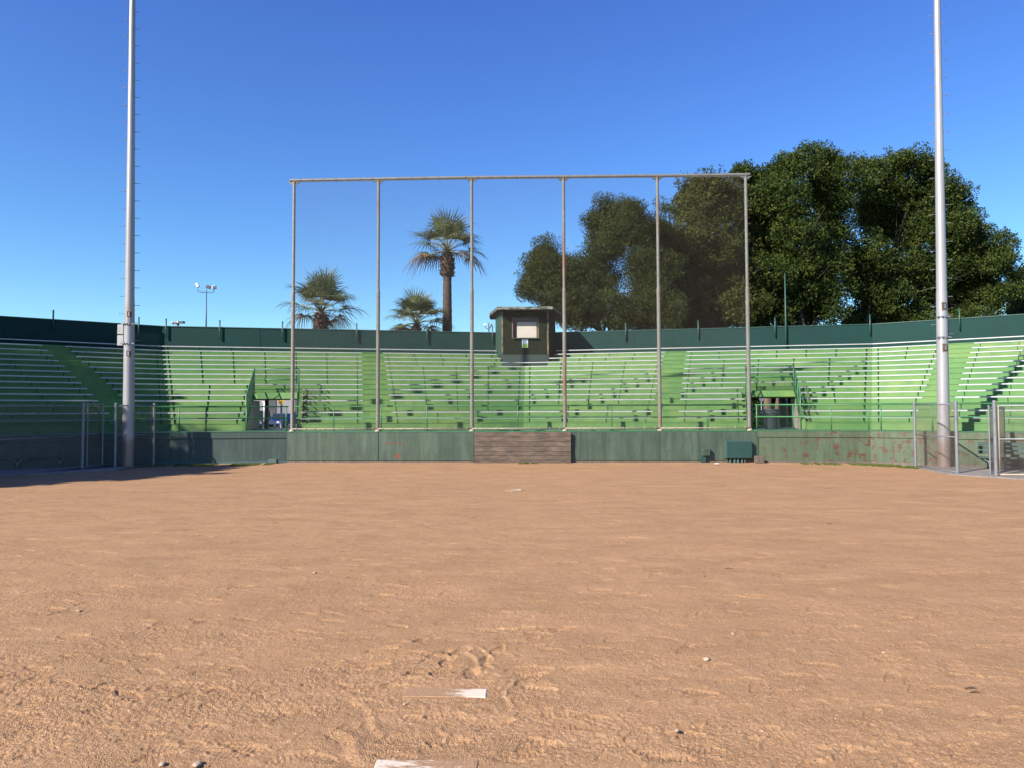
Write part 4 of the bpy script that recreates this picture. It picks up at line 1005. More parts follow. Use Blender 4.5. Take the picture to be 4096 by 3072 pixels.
# ------------------------------------------------------------------ electrical cabinets
def build_cabinets():
    A = atY(1150, 28.50, 0.6); B = atY(3032, 27.85, 0.6)
    def yw(px): return online(px, A, B, .6).y
    y = yw(2955)
    T = thing('electrical_cabinet', 'large dark green electrical cabinet with six conduits on the backstop wall', 'cabinet')
    x0, x1 = atY(2902, y-.22, 1).x, atY(3008, y-.22, 1).x; z0 = Wp(2955, 1833, y-.2).z; z1 = Wp(2955, 1763, y-.2).z
    mb = MB(); mb.box(x0, x1, y-.20, y-.01, z0, z1); bevel(mb.build('housing', M['ebox2'], T), .008)
    mb = MB(); mb.box(x0+.05, x1-.004, y-.225, y-.2, z0+.015, z1-.03); bevel(mb.build('door', M['ebox'], T), .008)
    for px, r in ((2908, .028), (2921, .042), (2938, .05), (2952, .05), (2968, .045), (2980, .03)):
        x = atY(px, y-.1, .1).x; mb = MB(); mb.tube([(x, y-.11, 0), (x, y-.11, .05), (x, y-.11, z0)], [r*1.1, r, r], 12); mb.build('conduit', M['ebox2'], T, True)
    y = yw(2825)
    T = thing('junction_box', 'small green junction box on a square post, left of the large cabinet', 'junction box')
    x0, x1 = atY(2810, y-.2, .7).x, atY(2841, y-.2, .7).x; z0 = Wp(2825, 1823, y-.15).z; z1 = Wp(2825, 1794, y-.15).z
    mb = MB(); mb.box(x0, x1, y-.20, y-.01, z0, z1); bevel(mb.build('housing', M['ebox2'], T), .01)
    mb = MB(); mb.box(x0+.02, x1-.015, y-.212, y-.2, z0+.02, z1-.02); mb.build('cover', M['wall'], T)
    mb = MB(); mb.box(x0-.02, x0+.14, y-.14, y-.01, 0, z0); mb.build('post', M['ebox'], T)
build_cabinets()

# ------------------------------------------------------------------ announcer booth
def build_booth():
    T = thing('announcer_booth', 'small dark green wooden announcer booth with flat overhanging roof', 'booth')
    yf = 39.15; zb = 4.3; zs = Wp(2100, 1419, yf).z; ztp = 7.60
    fl = atY(2006, yf, 6).x; fr = atY(2195, yf, 6).x; bl = atY(1982, 41.0, 6).x; br = atY(2222, 41.0, 6).x; yb = 42.3
    pl = [(fl, yf), (fr, yf), (br, 41.0), (br, yb), (bl, yb), (bl, 41.0)]
    mb = MB(); mb.prism([(fl+.02, yf-.03), (fr-.02, yf-.03), (br-.02, 41), (br-.02, yb-.05), (bl+.02, yb-.05), (bl+.02, 41)], zb, zs); mb.build('base', M['boothb'], T)
    wx0, wx1 = atY(2052, yf, 6).x, atY(2151, yf, 6).x; wz0, wz1 = Wp(2100, 1352, yf).z, Wp(2100, 1268, yf).z
    # front wall around the window opening
    mb = MB(); th = .1
    mb.box(fl, wx0, yf, yf+th, zs, ztp); mb.box(wx1, fr, yf, yf+th, zs, ztp); mb.box(wx0, wx1, yf, yf+th, zs, wz0); mb.box(wx0, wx1, yf, yf+th, wz1, ztp)
    x = fl+.05
    while x < fr:      # vertical battens of the siding
        if wx0-.03 < x < wx1+.03:
            if zs < wz0: mb.box(x-.03, x+.03, yf-.014, yf, zs, wz0-.02)
        else: mb.box(x-.03, x+.03, yf-.014, yf, zs, ztp-.01)
        x += .088
    mb.build('front_wall', M['booth'], T)
    mb = MB(); mb.slab((bl, yb), (bl, 41.0), .1, zs, ztp); mb.slab((bl, 41.0), (fl, yf+.002), .1, zs, ztp); mb.build('side_wall', M['boothg'], T)
    mb = MB(); mb.slab((fr, yf+.002), (br, 41.0), .1, zs, ztp); mb.slab((br, 41.0), (br, yb), .1, zs, ztp); mb.build('side_wall', M['booth'], T)
    mb = MB(); mb.slab((br, yb), (bl, yb), .1, zs, ztp); mb.build('rear_wall', M['booth'], T)
    for x in (fl, fr-.09):
        mb = MB(); mb.box(x-.002, x+.085, yf-.035, yf-.016, zs, ztp-.02); mb.build('corner_trim', M['trim'], T)
    W_ = MB(); W_.box(wx0, wx1, yf+.16, yf+.20, wz0, wz1); o = W_.build('window', M['jamb'], T)
    px0, px1 = atY(2068, yf+.15, 6).x, atY(2147, yf+.15, 6).x
    mb = MB(); mb.box(px0, px1-.01, yf+.13, yf+.155, wz0+.03, Wp(2100, 1287, yf).z); mb.build('shutter_panel', M['shutter'], o)
    mb = MB(); mb.box(wx0-.05, wx1+.07, yf-.12, yf-.016, wz0-.05, wz0); mb.build('sill', M['boothb'], o)
    mb = MB(); mb.box(wx0-.055, wx0, yf-.03, yf-.016, wz0, wz1); mb.build('frame', M['orange'], o)
    mb = MB(); mb.box(wx1, wx1+.055, yf-.03, yf-.016, wz0, wz1); mb.build('frame', M['trim'], o)
    # roof slab
    yr = 38.5; rl, rr = atY(1991, yr, 7.55).x, atY(2211, yr, 7.55).x; rbl, rbr = atY(1959, 41.2, 7.55).x, atY(2248, 41.2, 7.55).x
    pts = [(rl, yr), (rr, yr), (rbr, 41.2), (rbr, 42.8), (rbl, 42.8), (rbl, 41.2)]
    mb = MB(); mb.prism(pts, 7.61, 7.70); mb.build('roof', M['roof'], T)
    mb = MB()
    for i in range(6):
        a, b = Vector(pts[i]), Vector(pts[(i+1) % 6]); d = (b-a).normalized(); n = Vector((d.y, -d.x)); mb.slab(a+n*.025, b+n*.025, .022, 7.575, 7.725)
    mb.build('fascia', M['fascia'], T)
    # small white notice with two figures over green
    sx0, sx1 = atY(2088, yf, 6).x, atY(2112, yf, 6).x; s0, s1 = Wp(2100, 1391, yf).z, Wp(2100, 1357, yf).z
    S = thing('notice_sign', 'small white notice with two dark figures on green below the booth window', 'sign')
    mb = MB(); mb.box(sx0, sx1, yf-.045, yf-.035, s0, s1); o = mb.build('sign_panel', M['signtop'], S); bevel(o, .01)
    h = s1-s0; mb = MB(); mb.box(sx0+.01, sx1-.01, yf-.05, yf-.046, s0+.01, s0+h*.36); mb.build('green_band', M['signgreen'], S)
    mb = MB(); cx = (sx0+sx1)/2; y = yf-.055
    for cxo, fl_ in ((-.07, 1), (.07, -1)):
        c = cx+cxo; z = s0+h*.30
        mb.box(c-.018, c+.018, y, y+.004, z, z+.07); mb.box(c-.016, c+.012, y, y+.004, z+.075, z+.10)
        mb.box(c-.03, c-.018, y, y+.004, z-.05, z+.0); mb.box(c+.014, c+.028, y, y+.004, z-.05, z); mb.box(c-.05*fl_-.018, c-.05*fl_+.018, y, y+.004, z+.04, z+.055)
        mb.box(c-.055, c+.055, y, y+.004, z-.02, z-.01)
    for i in range(3): mb.box(sx0+.04, sx1-.04, y, y+.004, s1-.05-.035*i, s1-.042-.035*i)
    for i in range(2): mb.box(sx0+.04, sx1-.05, y, y+.004, s0+.03+.03*i, s0+.038+.03*i)
    mb.build('figures', M['bracket'], S)
build_booth()

# ------------------------------------------------------------------ things seen through the portals and behind the stand
def car(label, c, rz, mt, H=1.75, L=4.6, Wd=1.85, suv=True, group='cars parked behind the grandstand'):
    T = thing('parked_car', label, 'car', (c[0], c[1], .32), group, rz)
    hood = H*.56
    if suv: prof = [(-2.3, .35), (-2.3, hood), (-2.15, H*.62), (-1.95, H), (.55, H), (1.15, hood+.06), (2.15, hood-.08), (2.3, .5), (2.3, .35)]
    else: prof = [(-2.3, .35), (-2.3, hood), (-1.6, hood+.08), (-.9, H), (.5, H), (1.2, hood+.04), (2.15, hood-.1), (2.3, .5), (2.3, .35)]
    def body(prof, w0, w1):
        mb = MB(); n = len(prof); vs = []
        for s in (-1, 1):
            for x, z in prof: w_ = w0 if z < hood+.1 else w1; vs.append((x*L/4.6, s*w_/2, z))
        mb.add(vs, [tuple(range(n))[::-1], tuple(range(n, 2*n))]+[(i, (i+1) % n, (i+1) % n+n, i+n) for i in range(n)]); return mb
    b = body(prof, Wd, Wd*.8).build('body', mt, T); bevel(b, .05, 3)
    mb = MB(); x1, x2, z1, z2 = .60, 1.10, H-.08, hood+.1
    mb.add([(x1+.03, -Wd*.37, z1), (x1+.03, Wd*.37, z1), (x2+.04, Wd*.43, z2), (x2+.04, -Wd*.43, z2)], [(0, 1, 2, 3)]); mb.build('windscreen', M['glass'], T)
    for s in (-1, 1):
        mb = MB(); mb.add([(-1.7, s*Wd*.405, H-.12), (.45, s*Wd*.405, H-.12), (.85, s*Wd*.47, hood+.12), (-1.85, s*Wd*.47, hood+.12)], [(0, 1, 2, 3)]); mb.build('side_window', M['glass'], T)
        mb = MB(); mb.box(2.2, 2.33, s*Wd*.36-.16, s*Wd*.36+.16, hood-.28, hood-.14); mb.build('headlight', M['lampw'], T)
        for x in (-1.4, 1.4):
            mb = MB(); mb.tube([(x, s*Wd/2-.12*s, .34), (x, s*Wd/2+.02*s, .34)], .34, 18); w_ = mb.build('wheel', M['tyre'], T, True)
            mb = MB(); mb.tube([(x, s*Wd/2, .34), (x, s*Wd/2+.03*s, .34)], .2, 12); mb.build('rim', M['galv'], w_, True)
    mb = MB(); mb.box(2.28, 2.33, -.45, .45, hood-.32, hood-.14); mb.build('grille', M['black'], T)
def build_background():
    c = atY(1052, 78, 1); car('dark SUV seen through the left stairway opening', (c.x, 78), R(-78), M['carD'], 1.8)
    c = atY(1100, 84, 1); car('dark saloon between the SUV and the blue car', (c.x, 84), R(-95), M['carD'], 1.45, suv=False)
    c = atY(1140, 76, 1); car('bright blue car seen through the left stairway opening', (c.x, 76), R(-105), M['carB'], 1.5, suv=False)
    c = atY(1018, 70, 1); car('silver car half hidden by the left edge of the stairway opening', (c.x-.6, 70), R(-60), M['sgrey'], 1.45, suv=False)
    c = atY(1087, 110, 3)
    T = thing('grey_building', 'plain grey concrete building beyond the parked cars', 'building')
    mb = MB(); mb.box(c.x-22, c.x+20, 112, 120, .3, 4.2); mb.build('wall', M['bwall'], T)
    mb = MB(); mb.box(c.x-22.2, c.x+20.2, 111.6, 112, 4.2, 8.2); mb.build('upper_wall', M['bwall'], T)
    for i in range(9):
        x = c.x-20+i*4.6; mb = MB(); mb.box(x, x+1.6, 111.9, 112.02, .3, 4.1); mb.build('bay', M['bdark'], T)
    # white post and signs
    p = atY(1057, 41.5, 1.5); mb = MB(); mb.tube([(0, 0, 0), (0, 0, 2.55)], .055, 10); mb.tube([(-.10, 0, 2.50), (-.02, 0, 2.50)], .06, 8)
    o = mb.build('white_post', M['white'], None, True); o.location = (p.x, 41.5, .1); tag(o, 'slim white post beside the black column in the left opening', 'post')
    p = atY(1125, 45, 1.5); T = thing('arrow_sign', 'yellow sign with a black arrow on a thick white post', 'sign', (p.x, 45, .32))
    mb = MB(); mb.tube([(0, 0, .25), (0, 0, 2.25)], .065, 12); mb.build('post', M['white'], T, True)
    mb = MB(); mb.box(-.2, .2, -.2, .2, 0, .28); bevel(mb.build('footing', M['concrete'], T), .04)
    mb = MB(); mb.box(-.15, .15, -.09, -.07, 2.22, 2.47); b = mb.build('sign_panel', M['yellow'], T)
    mb = MB(); y = -.095
    mb.add([(-.02, y, 2.32), (.02, y, 2.29), (.09, y, 2.43), (.05, y, 2.45)], [(0, 1, 2, 3)]); mb.add([(-.06, y, 2.37), (-.03, y, 2.25), (.06, y, 2.31)], [(0, 1, 2)]); mb.build('arrow', M['black'], b)
    # right opening
    p = atY(3071, 31.0, 1.3); T = thing('trash_bin', 'big grey plastic trash bin standing in the right opening', 'bin', (p.x, 30.6, DECK))
    mb = MB(); mb.tube([(0, 0, 0), (0, 0, .05), (0, 0, .62), (0, 0, .64), (0, 0, .80)], [.26, .285, .325, .345, .35], 28); mb.build('body', M['bin'], T, True)
    mb = MB(); mb.tube([(0, 0, .80), (0, 0, .84)], .375, 28); mb.tube([(0, 0, .66), (0, 0, .69)], .362, 28); mb.build('rim', M['bin'], T, True)
    mb = MB(); mb.tube([(-.39, -.1, .70), (-.43, -.1, .66), (-.43, .1, .66), (-.39, .1, .70)], .02, 8); mb.build('handle', M['bin'], T)
    p = atY(3046, 44.0, 2.5); T = thing('shield_sign', 'dark shield shaped sign with a red top behind the right opening', 'sign', (p.x, 44.0, 0.32))
    mb = MB(); pts = [(-.17, .42), (-.17, .15), (-.10, .0), (0, -.08), (.10, .0), (.17, .15), (.17, .42)]
    mb.add([(x, -.02, 2.30+z) for x, z in pts]+[(x, .0, 2.30+z) for x, z in pts], [tuple(range(7)), tuple(range(7, 14))[::-1]]+[(i, (i+1) % 7, (i+1) % 7+7, i+7) for i in range(7)])
    s_ = mb.build('sign_panel', M['sgrey'], T); mb = MB(); mb.box(-.165, .165, -.03, -.021, 2.50, 2.71); mb.build('red_band', M['red'], s_)
    mb = MB(); mb.tube([(0, .03, 0), (0, .03, 2.7)], .03, 8); mb.build('post', M['galv'], T, True)
    # far lamps
    def flood(label, px, Y, y_base, heads, ytop):
        b = atY(px, Y, 5); zb = Wp(px, y_base, Y).z; T = thing('floodlight_mast', label, 'floodlight', (b.x, Y, 0.3), 'distant floodlight masts')
        z = lambda yy: Wp(px, yy, Y).z-.3; sx = Y/F_PX
        mb = MB(); mb.tube([(0, 0, 0), (0, 0, z(1292)), (0, 0, z(ytop)+.0)], [.14, .12, .07], 8); mb.build('mast', M['lampp'], T, True)
        ya = ytop+8; hx = [h[0] for h in heads]
        if len(heads) > 1:
            mb = MB(); l, r_ = (min(hx)-px)*sx, (max(hx)-px)*sx; za = z(ya)
            mb.tube([(l, 0, za+.45), (l+.05, 0, za+.15), (l+.3, 0, za), (r_-.3, 0, za-.12), (r_-.05, 0, za+.1), (r_, 0, za+.4)], .055, 6); mb.build('cross_arm', M['lampp'], T, True)
        for i, (hx_, hy, sw, sh, tilt, pale) in enumerate(heads):
            x = (hx_-px)*sx; zz = z(hy); mb = MB(); ct, st = math.cos(tilt), math.sin(tilt)
            ax = Vector((ct*sw*sx/2, 0, st*sw*sx/2)); az = Vector((-st*sh*sx/2, 0, ct*sh*sx/2)); mb.obox((x, 0, zz), ax, (0, .22, 0), az)
            h_ = bevel(mb.build('lamp_head', M['lampw' if pale else 'lampd'], T), .04); mb = MB(); mb.obox((x+.08, -.24, zz), ax*.8, (0, .02, 0), az*.8); mb.build('lens', M['lampd' if i != 0 else 'lampw'], h_)
    flood('distant mast with three floodlight heads above the left stand', 821, 100, 1310, [(785, 1141, 9, 17, .45, True), (829, 1148, 17, 13, -.2, False), (852, 1150, 16, 13, .15, True)], 1160)
    flood('distant mast with two floodlight heads left of the booth', 1957, 100, 1340, [(1940, 1299, 9, 8, .5, True), (1964, 1300, 10, 8, -.3, True)], 1306)
    Y = 60; b = atY(711, Y, 7); T = thing('parking_lamp', 'parking lot lamp with two boxy heads just above the parapet', 'lamp post', (b.x, Y, .3))
    zt_ = Wp(711, 1296, Y).z-.3; mb = MB(); mb.box(-.07, .07, -.07, .07, 0, zt_+.1); mb.build('post', M['sgrey'], T)
    for s, mt in ((-1, 'sgrey'), (1, 'sgrey')):
        mb = MB(); mb.obox((s*.29, 0, zt_+.12+s*.03), (.21, .04*s, .0), (0, .2, 0), (0, 0, .095)); o = bevel(mb.build('lamp_head', M[mt], T), .03)
        mb = MB(); mb.box(-.02 if s > 0 else -.45, .10 if s > 0 else -.36, -.26, -.20, zt_+.06, zt_+.19); mb.build('end_plate', M['lampw'], o)
build_background()

# ------------------------------------------------------------------ foliage
def leaf_quads(C, size, asp=0.42, droop=0.0):
    n = len(C); d = rng.normal(size=(n, 3)); d[:, 2] -= droop; d /= np.linalg.norm(d, axis=1)[:, None]
    r = rng.normal(size=(n, 3)); s = np.cross(d, r); s /= np.linalg.norm(s, axis=1)[:, None]+1e-9
    L = size*(0.6+0.8*rng.random(n))[:, None]; W_ = L*asp
    V = np.stack([C-d*L*.5, C+s*W_*.5, C+d*L*.5, C-s*W_*.5], 1)
    return V
def crown_mesh(name, blobs, mat, parent, leaf, per, clump, sq=0.8, asp=0.42, droop=0.2, density=1.0, sprig=True):
    """blobs: (x, y, z, r) in world space. Leaves gather in clumps on and inside each blob."""
    out = []
    for (x, y, z, r) in blobs:
        nc = max(5, int(density*11*(r/clump)**2))
        v = rng.normal(size=(nc, 3)); v /= np.linalg.norm(v, axis=1)[:, None]
        rad = r*(0.25+0.75*rng.random(nc)**0.6)
        c = np.array([x, y, z])+v*rad[:, None]*np.array([1, .85, 1.0])
        cr = clump*(0.5+0.8*rng.random(nc))
        for ci, ri in zip(c, cr):
            k = int(per*(ri/clump)**2)+6
            q = rng.normal(size=(k, 3)); q /= np.linalg.norm(q, axis=1)[:, None]; q *= (ri*(0.25+0.75*rng.random(k)**0.5))[:, None]; q[:, 2] *= sq
            out.append(ci+q)
        if sprig:
            ns = int(3.6*r*r*density)
            v = rng.normal(size=(ns, 3)); v[:, 2] = np.abs(v[:, 2])*0.8-0.1; v /= np.linalg.norm(v, axis=1)[:, None]
            for u in v:
                L = r*(0.98+0.28*rng.random()); p0 = np.array([x, y, z])+u*L*0.85; m_ = 16
                t = rng.random(m_)[:, None]; out.append(p0+u*t*(0.34*r+0.35)+rng.normal(size=(m_, 3))*0.13*(1.2-t))
    C = np.concatenate(out); V = leaf_quads(C, leaf, asp, droop)
    Fq = (np.arange(len(C))*4)[:, None]+np.array([[0, 1, 2, 3]])
    l = parent.location; VV = V.reshape(-1, 3)-np.array([l[0], l[1], l[2]])
    return from_np(name, VV, Fq, mat, parent)
def limb_path(a, b, sag, wob, n=6):
    a, b = Vector(a), Vector(b); pts = []
    for i in range(n+1):
        t = i/n; p = a.lerp(b, t); p.z += sag*math.sin(math.pi*t); 
        if 0 < i < n: p += Vector((rnd.uniform(-wob, wob), rnd.uniform(-wob, wob), rnd.uniform(-wob, wob)*.6))
        pts.append(p)
    return pts
def tree(label, pxblobs, Y, dy, base_px, leafmat, leaf, per, clump, trunk_r, barkm, name='leafy_tree', group=None, sq=.8, asp=.42, droop=.2, density=1.0, limbs=14, thin=None):
    """pxblobs: photo-pixel (x, y, r) circles lying about distance Y"""
    b = atY(base_px, Y, .3); T = thing(name, label, 'tree', (b.x, Y, 0.0), group)
    blobs = []
    for i, (px, py, r) in enumerate(pxblobs):
        yy = Y+rnd.uniform(-dy, dy); p = Wp(px, py, yy); blobs.append((p.x, p.y, p.z, r*yy/F_PX))
    extra = []
    for i, a in enumerate(blobs):
        ds = sorted(((a[0]-b_[0])**2+(a[2]-b_[2])**2, j) for j, b_ in enumerate(blobs) if j != i)[:3]
        for _, j in ds:
            b_ = blobs[j]
            if j > i or rnd.random() < .3: extra.append(((a[0]+b_[0])/2, (a[1]+b_[1])/2+.6, (a[2]+b_[2])/2, min(a[3], b_[3])*.85))
    blobs = blobs+extra
    crown_mesh('crown', blobs, leafmat, T, leaf, per, clump, sq, asp, droop, density)
    zs = min(q[2] for q in blobs); fork = Vector((b.x, Y, max(2.2, zs*.75)))
    mb = MB(); mb.tube([(b.x, Y, 0), (b.x+.05, Y, .5), (b.x, Y, fork.z*.6), (fork.x, fork.y, fork.z)], [trunk_r*1.35, trunk_r*1.05, trunk_r*.95, trunk_r*.85], 14)
    Part(T).put(mb, 'trunk', barkm, True)
    mb = MB(); sel = sorted(blobs, key=lambda q: -q[3])[:limbs]
    for (x, y, z, r) in sel:
        pts = limb_path(fork, (x, y+(r*.25), z+r*.3), rnd.uniform(-.3, .8), .35)
        mb.tube(pts, [trunk_r*.38*(1-.9*i/(len(pts)-1))+.02 for i in range(len(pts))], 8)
        for q in range(5):
            c = pts[rnd.randint(3, 6)]; e = Vector((x, y, z))+Vector((rnd.uniform(-1, 1), rnd.uniform(-1, .2), rnd.uniform(-1, 1)))*r
            p2 = limb_path(c, e, 0, .15, 4); mb.tube(p2, [.04, .035, .03, .02, .01], 5)
    Part(T).put(mb, 'limbs', M['limb'], True)
    return T
S = 4096/2212
def sc2(l): return [(x*S, y*S, r*S) for x, y, r in l]
def build_trees():
    # juniper-like tree on the left of the group
    cyp = sc2([(1185,545,32),(1165,585,35),(1205,590,45),(1150,620,30),(1195,650,45),(1245,600,50),(1240,660,50),(1300,540,40),(1290,600,55),(1320,660,50),(1310,445,22),(1345,450,26),
               (1300,490,30),(1340,510,40),(1385,480,38),(1420,520,40),(1390,560,45),(1370,450,22),(1435,445,17),(1400,620,50),(1440,580,40),(1370,680,45),(1440,670,45),(1250,690,35),(1180,555,22),(1275,480,14),(1130,625,12),(1150,560,14)])
    tree('dark dense juniper-like tree right of the booth, lowest of the three crowns', cyp, 50, 1.6, 1330*S, M['leafC'], .165, 165, .66, .30, M['bark'], 'conifer_tree', 'trees behind the grandstand', asp=.3, droop=-.3, density=1.05)
    mid = sc2([(1500,410,32),(1540,400,30),(1480,450,28),(1520,460,45),(1570,450,45),(1490,510,45),(1550,530,55),(1600,520,45),(1490,580,50),(1560,610,55),(1610,600,45),(1500,650,50),(1580,670,50),(1460,620,40),(1470,690,35),(1530,700,35),(1555,405,18),(1590,420,30),(1450,560,40),(1610,660,45),(1450,520,30)])
    tree('brownish green leafy tree standing behind the right end of the backstop', mid, 54, 1.8, 1540*S, M['leafM'], .20, 135, .74, .32, M['bark'], 'leafy_tree', 'trees behind the grandstand', density=1.0)
    r1 = sc2([(1610,380,25),(1650,390,30),(1700,370,30),(1745,345,30),(1790,350,32),(1825,370,25),(1640,440,45),(1700,430,50),(1760,420,50),(1815,430,40),(1650,510,50),(1720,510,55),(1790,510,50),
              (1660,590,50),(1730,600,55),(1800,600,45),(1660,660,45),(1720,670,50),(1790,670,35),(1640,690,30),(1610,450,30),(1690,355,16),(1770,330,14),(1600,365,12)])
    tree('tall green leafy tree just right of the backstop, reaching highest', r1, 56, 2.0, 1735*S, M['leafR'], .215, 125, .80, .40, M['bark'], 'leafy_tree', 'trees behind the grandstand')
    r2 = sc2([(1885,365,22),(1935,350,28),(1975,350,30),(2015,365,22),(1870,400,28),(1920,410,40),(1980,420,45),(2040,410,35),(2075,430,28),(1880,470,45),(1950,490,50),(2020,490,50),(2080,490,40),(2115,500,25),
              (1880,550,45),(1950,570,45),(2040,570,50),(2105,560,40),(2145,570,30),(2170,560,18),(1870,620,40),(2060,640,45),(2120,630,40),(2165,640,30),(2000,640,40),(1870,690,35),(2020,695,25),(2100,690,28),(2150,690,22),(2155,515,20),(2180,530,10),(2190,600,14),(1925,640,40),(1960,690,38),(1915,700,30),(2060,700,28),(2000,600,42),(1840,690,30),(1850,590,40),
              (1955,340,12),(2000,345,10),(1860,350,12)])
    tree('wide green leafy tree with pale branches behind the right light pole', r2, 60, 2.2, 1880*S, M['leafR'], .22, 125, .82, .42, M['bark'], 'leafy_tree', 'trees behind the grandstand', density=.92)
    far = sc2([(2200,600,14),(2215,640,28),(2205,690,22),(2240,590,30),(2230,680,30)])
    tree('dark tree cut off by the right edge of the photo', far, 66, 1.0, 2225*S, M['leafD'], .26, 90, .7, .25, M['bark'], 'dark_tree', 'trees behind the grandstand', density=1.0)
    # low growth whose trunks show through the right opening
    for (px, r, l, lean) in ((3073, .26, 'thick brown trunk of a tree close behind the right opening', .0), (3109, .17, 'slender leaning trunk beside the thick one behind the right opening', .25)):
        b = atY(px, 46.5, 2); T = thing('leafy_tree', l, 'tree', (b.x, 46.5, .3), 'trees behind the grandstand')
        mb = MB(); mb.tube([(0, 0, 0), (.02, 0, .4), (-.04, 0, 1.6), (lean, 0, 3.2), (lean*1.5, .2, 5.5)], [r*1.4, r*1.1, r, r*.95, r*.7], 14); mb.build('trunk', M['bark'], T, True)
        crown_mesh('crown', [(b.x+rnd.uniform(-1, 1), 47.2, 5.2, 1.3), (b.x+1.2, 47.5, 5.6, 1.2)], M['leafR'], T, .2, 90, .7)
    # hedge closing the dark view behind the trunks
    b = atY(3085, 50, 2); T = thing('hedge', 'dark hedge behind the tree trunks in the right opening', 'hedge', (b.x, 51, .3))
    crown_mesh('foliage', [(b.x+i*1.1-4, 51, 1.2+.3*(i % 2)+1.2*j, 1.2) for i in range(9) for j in range(2)], M['leafD'], T, .22, 110, .6, sprig=False)
    mb = MB(); mb.tube([(-4, 0, .2), (4.5, 0, .2)], .08, 6); mb.build('stem', M['bark'], T)
    # trees outside the frame to the left: they throw the shade over the left wing
    tops = [(-27.2, 14.6), (-31.7, 14.9), (-37.0, 16.0), (-42.2, 20), (-46.5, 23), (-51, 25)]
    h = Vector((-math.sin(SUN_AZ), -math.cos(SUN_AZ))); n = Vector((math.cos(SUN_AZ), -math.sin(SUN_AZ)))
    for i, (o, H) in enumerate(tops):
        c = h*14+n*o; T = thing('shade_tree', 'tall shade tree standing outside the left edge of the photo', 'tree', (c.x, c.y, 0), 'shade trees left of the stand')
        bl = []
        z = 2.6
        while z < H-1.2:
            for q in range(2):
                bl.append((c.x+rnd.uniform(-.9, .9), c.y+rnd.uniform(-.9, .9), z, 1.9 if o > -28 else 2.3)); 
            z += 1.7
        crown_mesh('crown', bl, M['leafC'], T, .75, 34, 1.0, density=.6)
        mb = MB(); mb.tube([(0, 0, 0), (0, 0, H*.5), (0, 0, H*.85)], [.4, .3, .08], 10); mb.build('trunk', M['bark'], T, True)
build_trees()

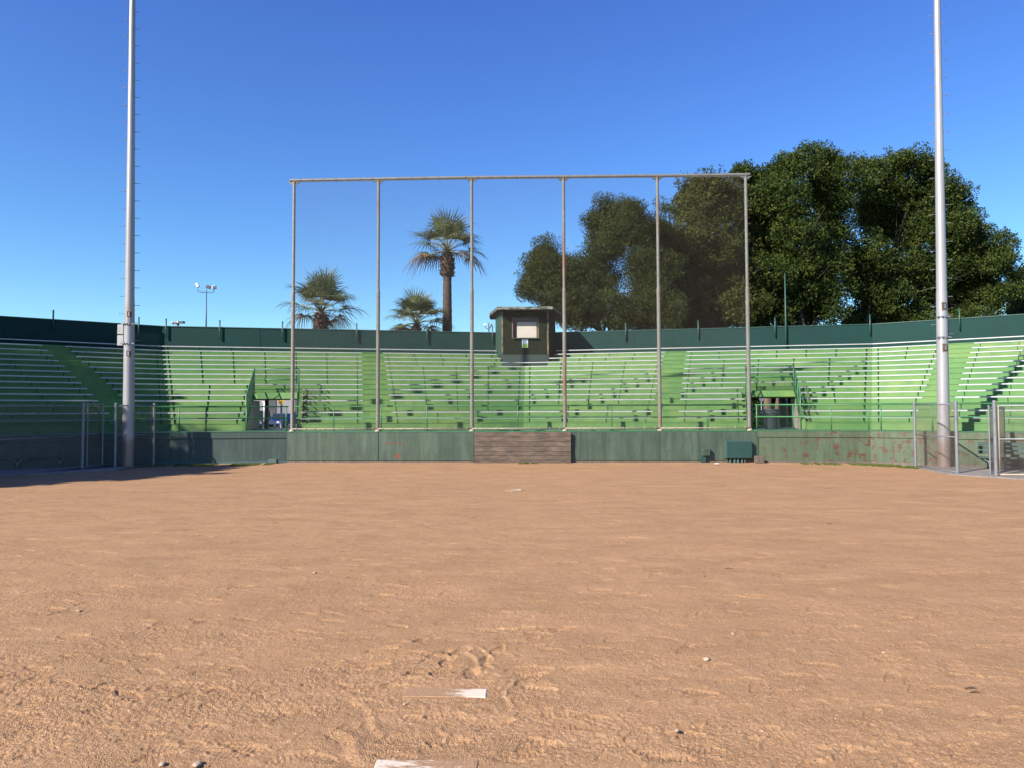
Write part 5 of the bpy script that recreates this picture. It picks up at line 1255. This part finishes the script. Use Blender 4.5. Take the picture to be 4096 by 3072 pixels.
def fan_palm(label, cx, cy, Y, Rr, trunk_px, skirt, n_leaf=34, seed=1):
    rr = random.Random(seed); c = Wp(cx, cy, Y); T = thing('fan_palm', label, 'palm tree', (c.x, Y, .3), 'fan palms behind the grandstand')
    O = np.array([c.x, Y, .3]); Vg = []; Vb = []; stalk = MB()
    for i in range(n_leaf):
        u = (i+.5)/n_leaf; el = R(82-99*u**0.88)+rr.uniform(-.16, .16); az = i*2.39996+rr.uniform(-.25, .25)
        d = Vector((math.cos(el)*math.cos(az), math.cos(el)*math.sin(az), math.sin(el)))
        if d.y < -.45 and el < R(20): continue
        L1 = Rr*rr.uniform(.40, .52)*(1.0 if el > 0 else .9); dry = u > .80 or rr.random() < .06
        st = Vector((0, 0, 0)); p1 = d*L1*.5; p2 = d*L1+Vector((0, 0, -.10*L1*max(0, math.cos(el))))
        stalk.tube([c-Vector((c.x, Y, .3))+q for q in (st, p1, p2)], [.035, .028, .018], 5)
        d2 = (p2-p1).normalized(); side = d2.cross(Vector((0, 0, 1)))
        if side.length < .2: side = Vector((math.sin(az), -math.cos(az), 0))
        side.normalize(); upn = side.cross(d2)
        ns = 26; Lb = Rr*rr.uniform(.50, .66); tgt = Vb if dry else Vg; cup = rr.uniform(.2, .5)
        for s in range(ns):
            a = (s/(ns-1)*2-1)*R(105); dirs = (d2*math.cos(a)+side*math.sin(a)+upn*cup*abs(math.sin(a))*.6).normalized()
            L = Lb*(1-.35*(abs(a)/R(105))**2)*rr.uniform(.86, 1.08); hang = rr.uniform(.55, 1.0)*(1.25 if dry else .85)*(1.0 if el < 1.1 else .35)
            w0 = .040; pr = []
            for j, t in enumerate((0, .35, .62, .82, 1.0)):
                p = p2+dirs*(L*t*(1-.22*hang*t*t)); p = p+Vector((0, 0, -1))*(hang*L*.62*max(0, t-.38)**1.35*1.5)
                w_ = w0*(.25, 1.0, .75, .42, .06)[j]; wd = upn.cross(dirs)
                if wd.length < .1: wd = side
                wd = wd.normalized()*w_; pr.append((c+p-wd, c+p+wd))
            for j in range(4): tgt.append([pr[j][0], pr[j][1], pr[j+1][1], pr[j+1][0]])
    # join each strip's quads into islands of four quads: share no verts, colour varies by quad
    for nm, Vq, mt in (('green_fronds', Vg, M['palmg']), ('dry_fronds', Vb, M['palmb'])):
        V = np.array([[tuple(p) for p in q] for q in Vq]).reshape(-1, 3)-O; Fq = np.arange(len(V)).reshape(-1, 4)
        from_np(nm, V, Fq, mt, T)
    stalk.build('leaf_stalks', M['stalk'], T, True)
    cz = c.z-.3
    if trunk_px:
        (y_s, y_e, w_top, w_bot, w_skirt) = trunk_px; k = Y/F_PX
        zs = Wp(cx, y_s, Y).z-.3
        mb = MB(); pts = []; rad = []
        for i in range(60):
            t = i/59; z = zs*(1-t); pts.append((0, 0, z)); rad.append((w_top+(w_bot-w_top)*min(1, t*1.6))*k/2*(1+.035*math.sin(i*2.1)+.02*(i % 2)))
        mb.tube(pts[::-1], rad[::-1], 20); mb.build('trunk', M['palmtrunk'], T, True)
        z1 = cz-.05; mb = MB(); nb = int(skirt)
        mb.tube([(0, 0, zs-.1), (0, 0, zs+.15), (0, 0, (zs+z1)/2), (0, 0, z1)], [w_top*k/2, w_skirt*k/2*.75, w_skirt*k/2*.8, w_skirt*k/2*.35], 14)
        for i in range(nb):
            t = i/nb; z = zs+.05+(z1-zs-.1)*t; a = i*2.4+rr.uniform(-.2, .2); r0 = w_skirt*k/2*(.78 if t < .7 else .78-.38*(t-.7)/.3)
            ca, sa = math.cos(a), math.sin(a); b0 = Vector((ca*r0*.8, sa*r0*.8, z)); tip = Vector((ca*(r0+rr.uniform(.08, .17)), sa*(r0+.12), z+rr.uniform(.0, .14)))
            sd = Vector((-sa, ca, 0))*rr.uniform(.05, .09)
            mb.add([b0-sd, b0+sd, tip+sd*.7, tip-sd*.7, b0-Vector((0, 0, .12))], [(0, 1, 2, 3), (0, 3, 4), (4, 2, 1), (4, 3, 2)])
        mb.build('leaf_bases', M['boot'], T)
fan_palm('low fan palm at the left end of the backstop, widest crown', 1283, 1246, 46, 3.25, (1330, 1400, 60, 62, 70), 120, 34, 5)
fan_palm('small low fan palm with only its crown above the parapet, middle palm', 1667, 1292, 48, 2.8, (1345, 1400, 30, 32, 42), 60, 32, 9)
fan_palm('tall fan palm with bare brown trunk rising above the parapet', 1789, 1005, 50, 3.5, (1105, 1400, 33, 44, 68), 150, 32, 21)
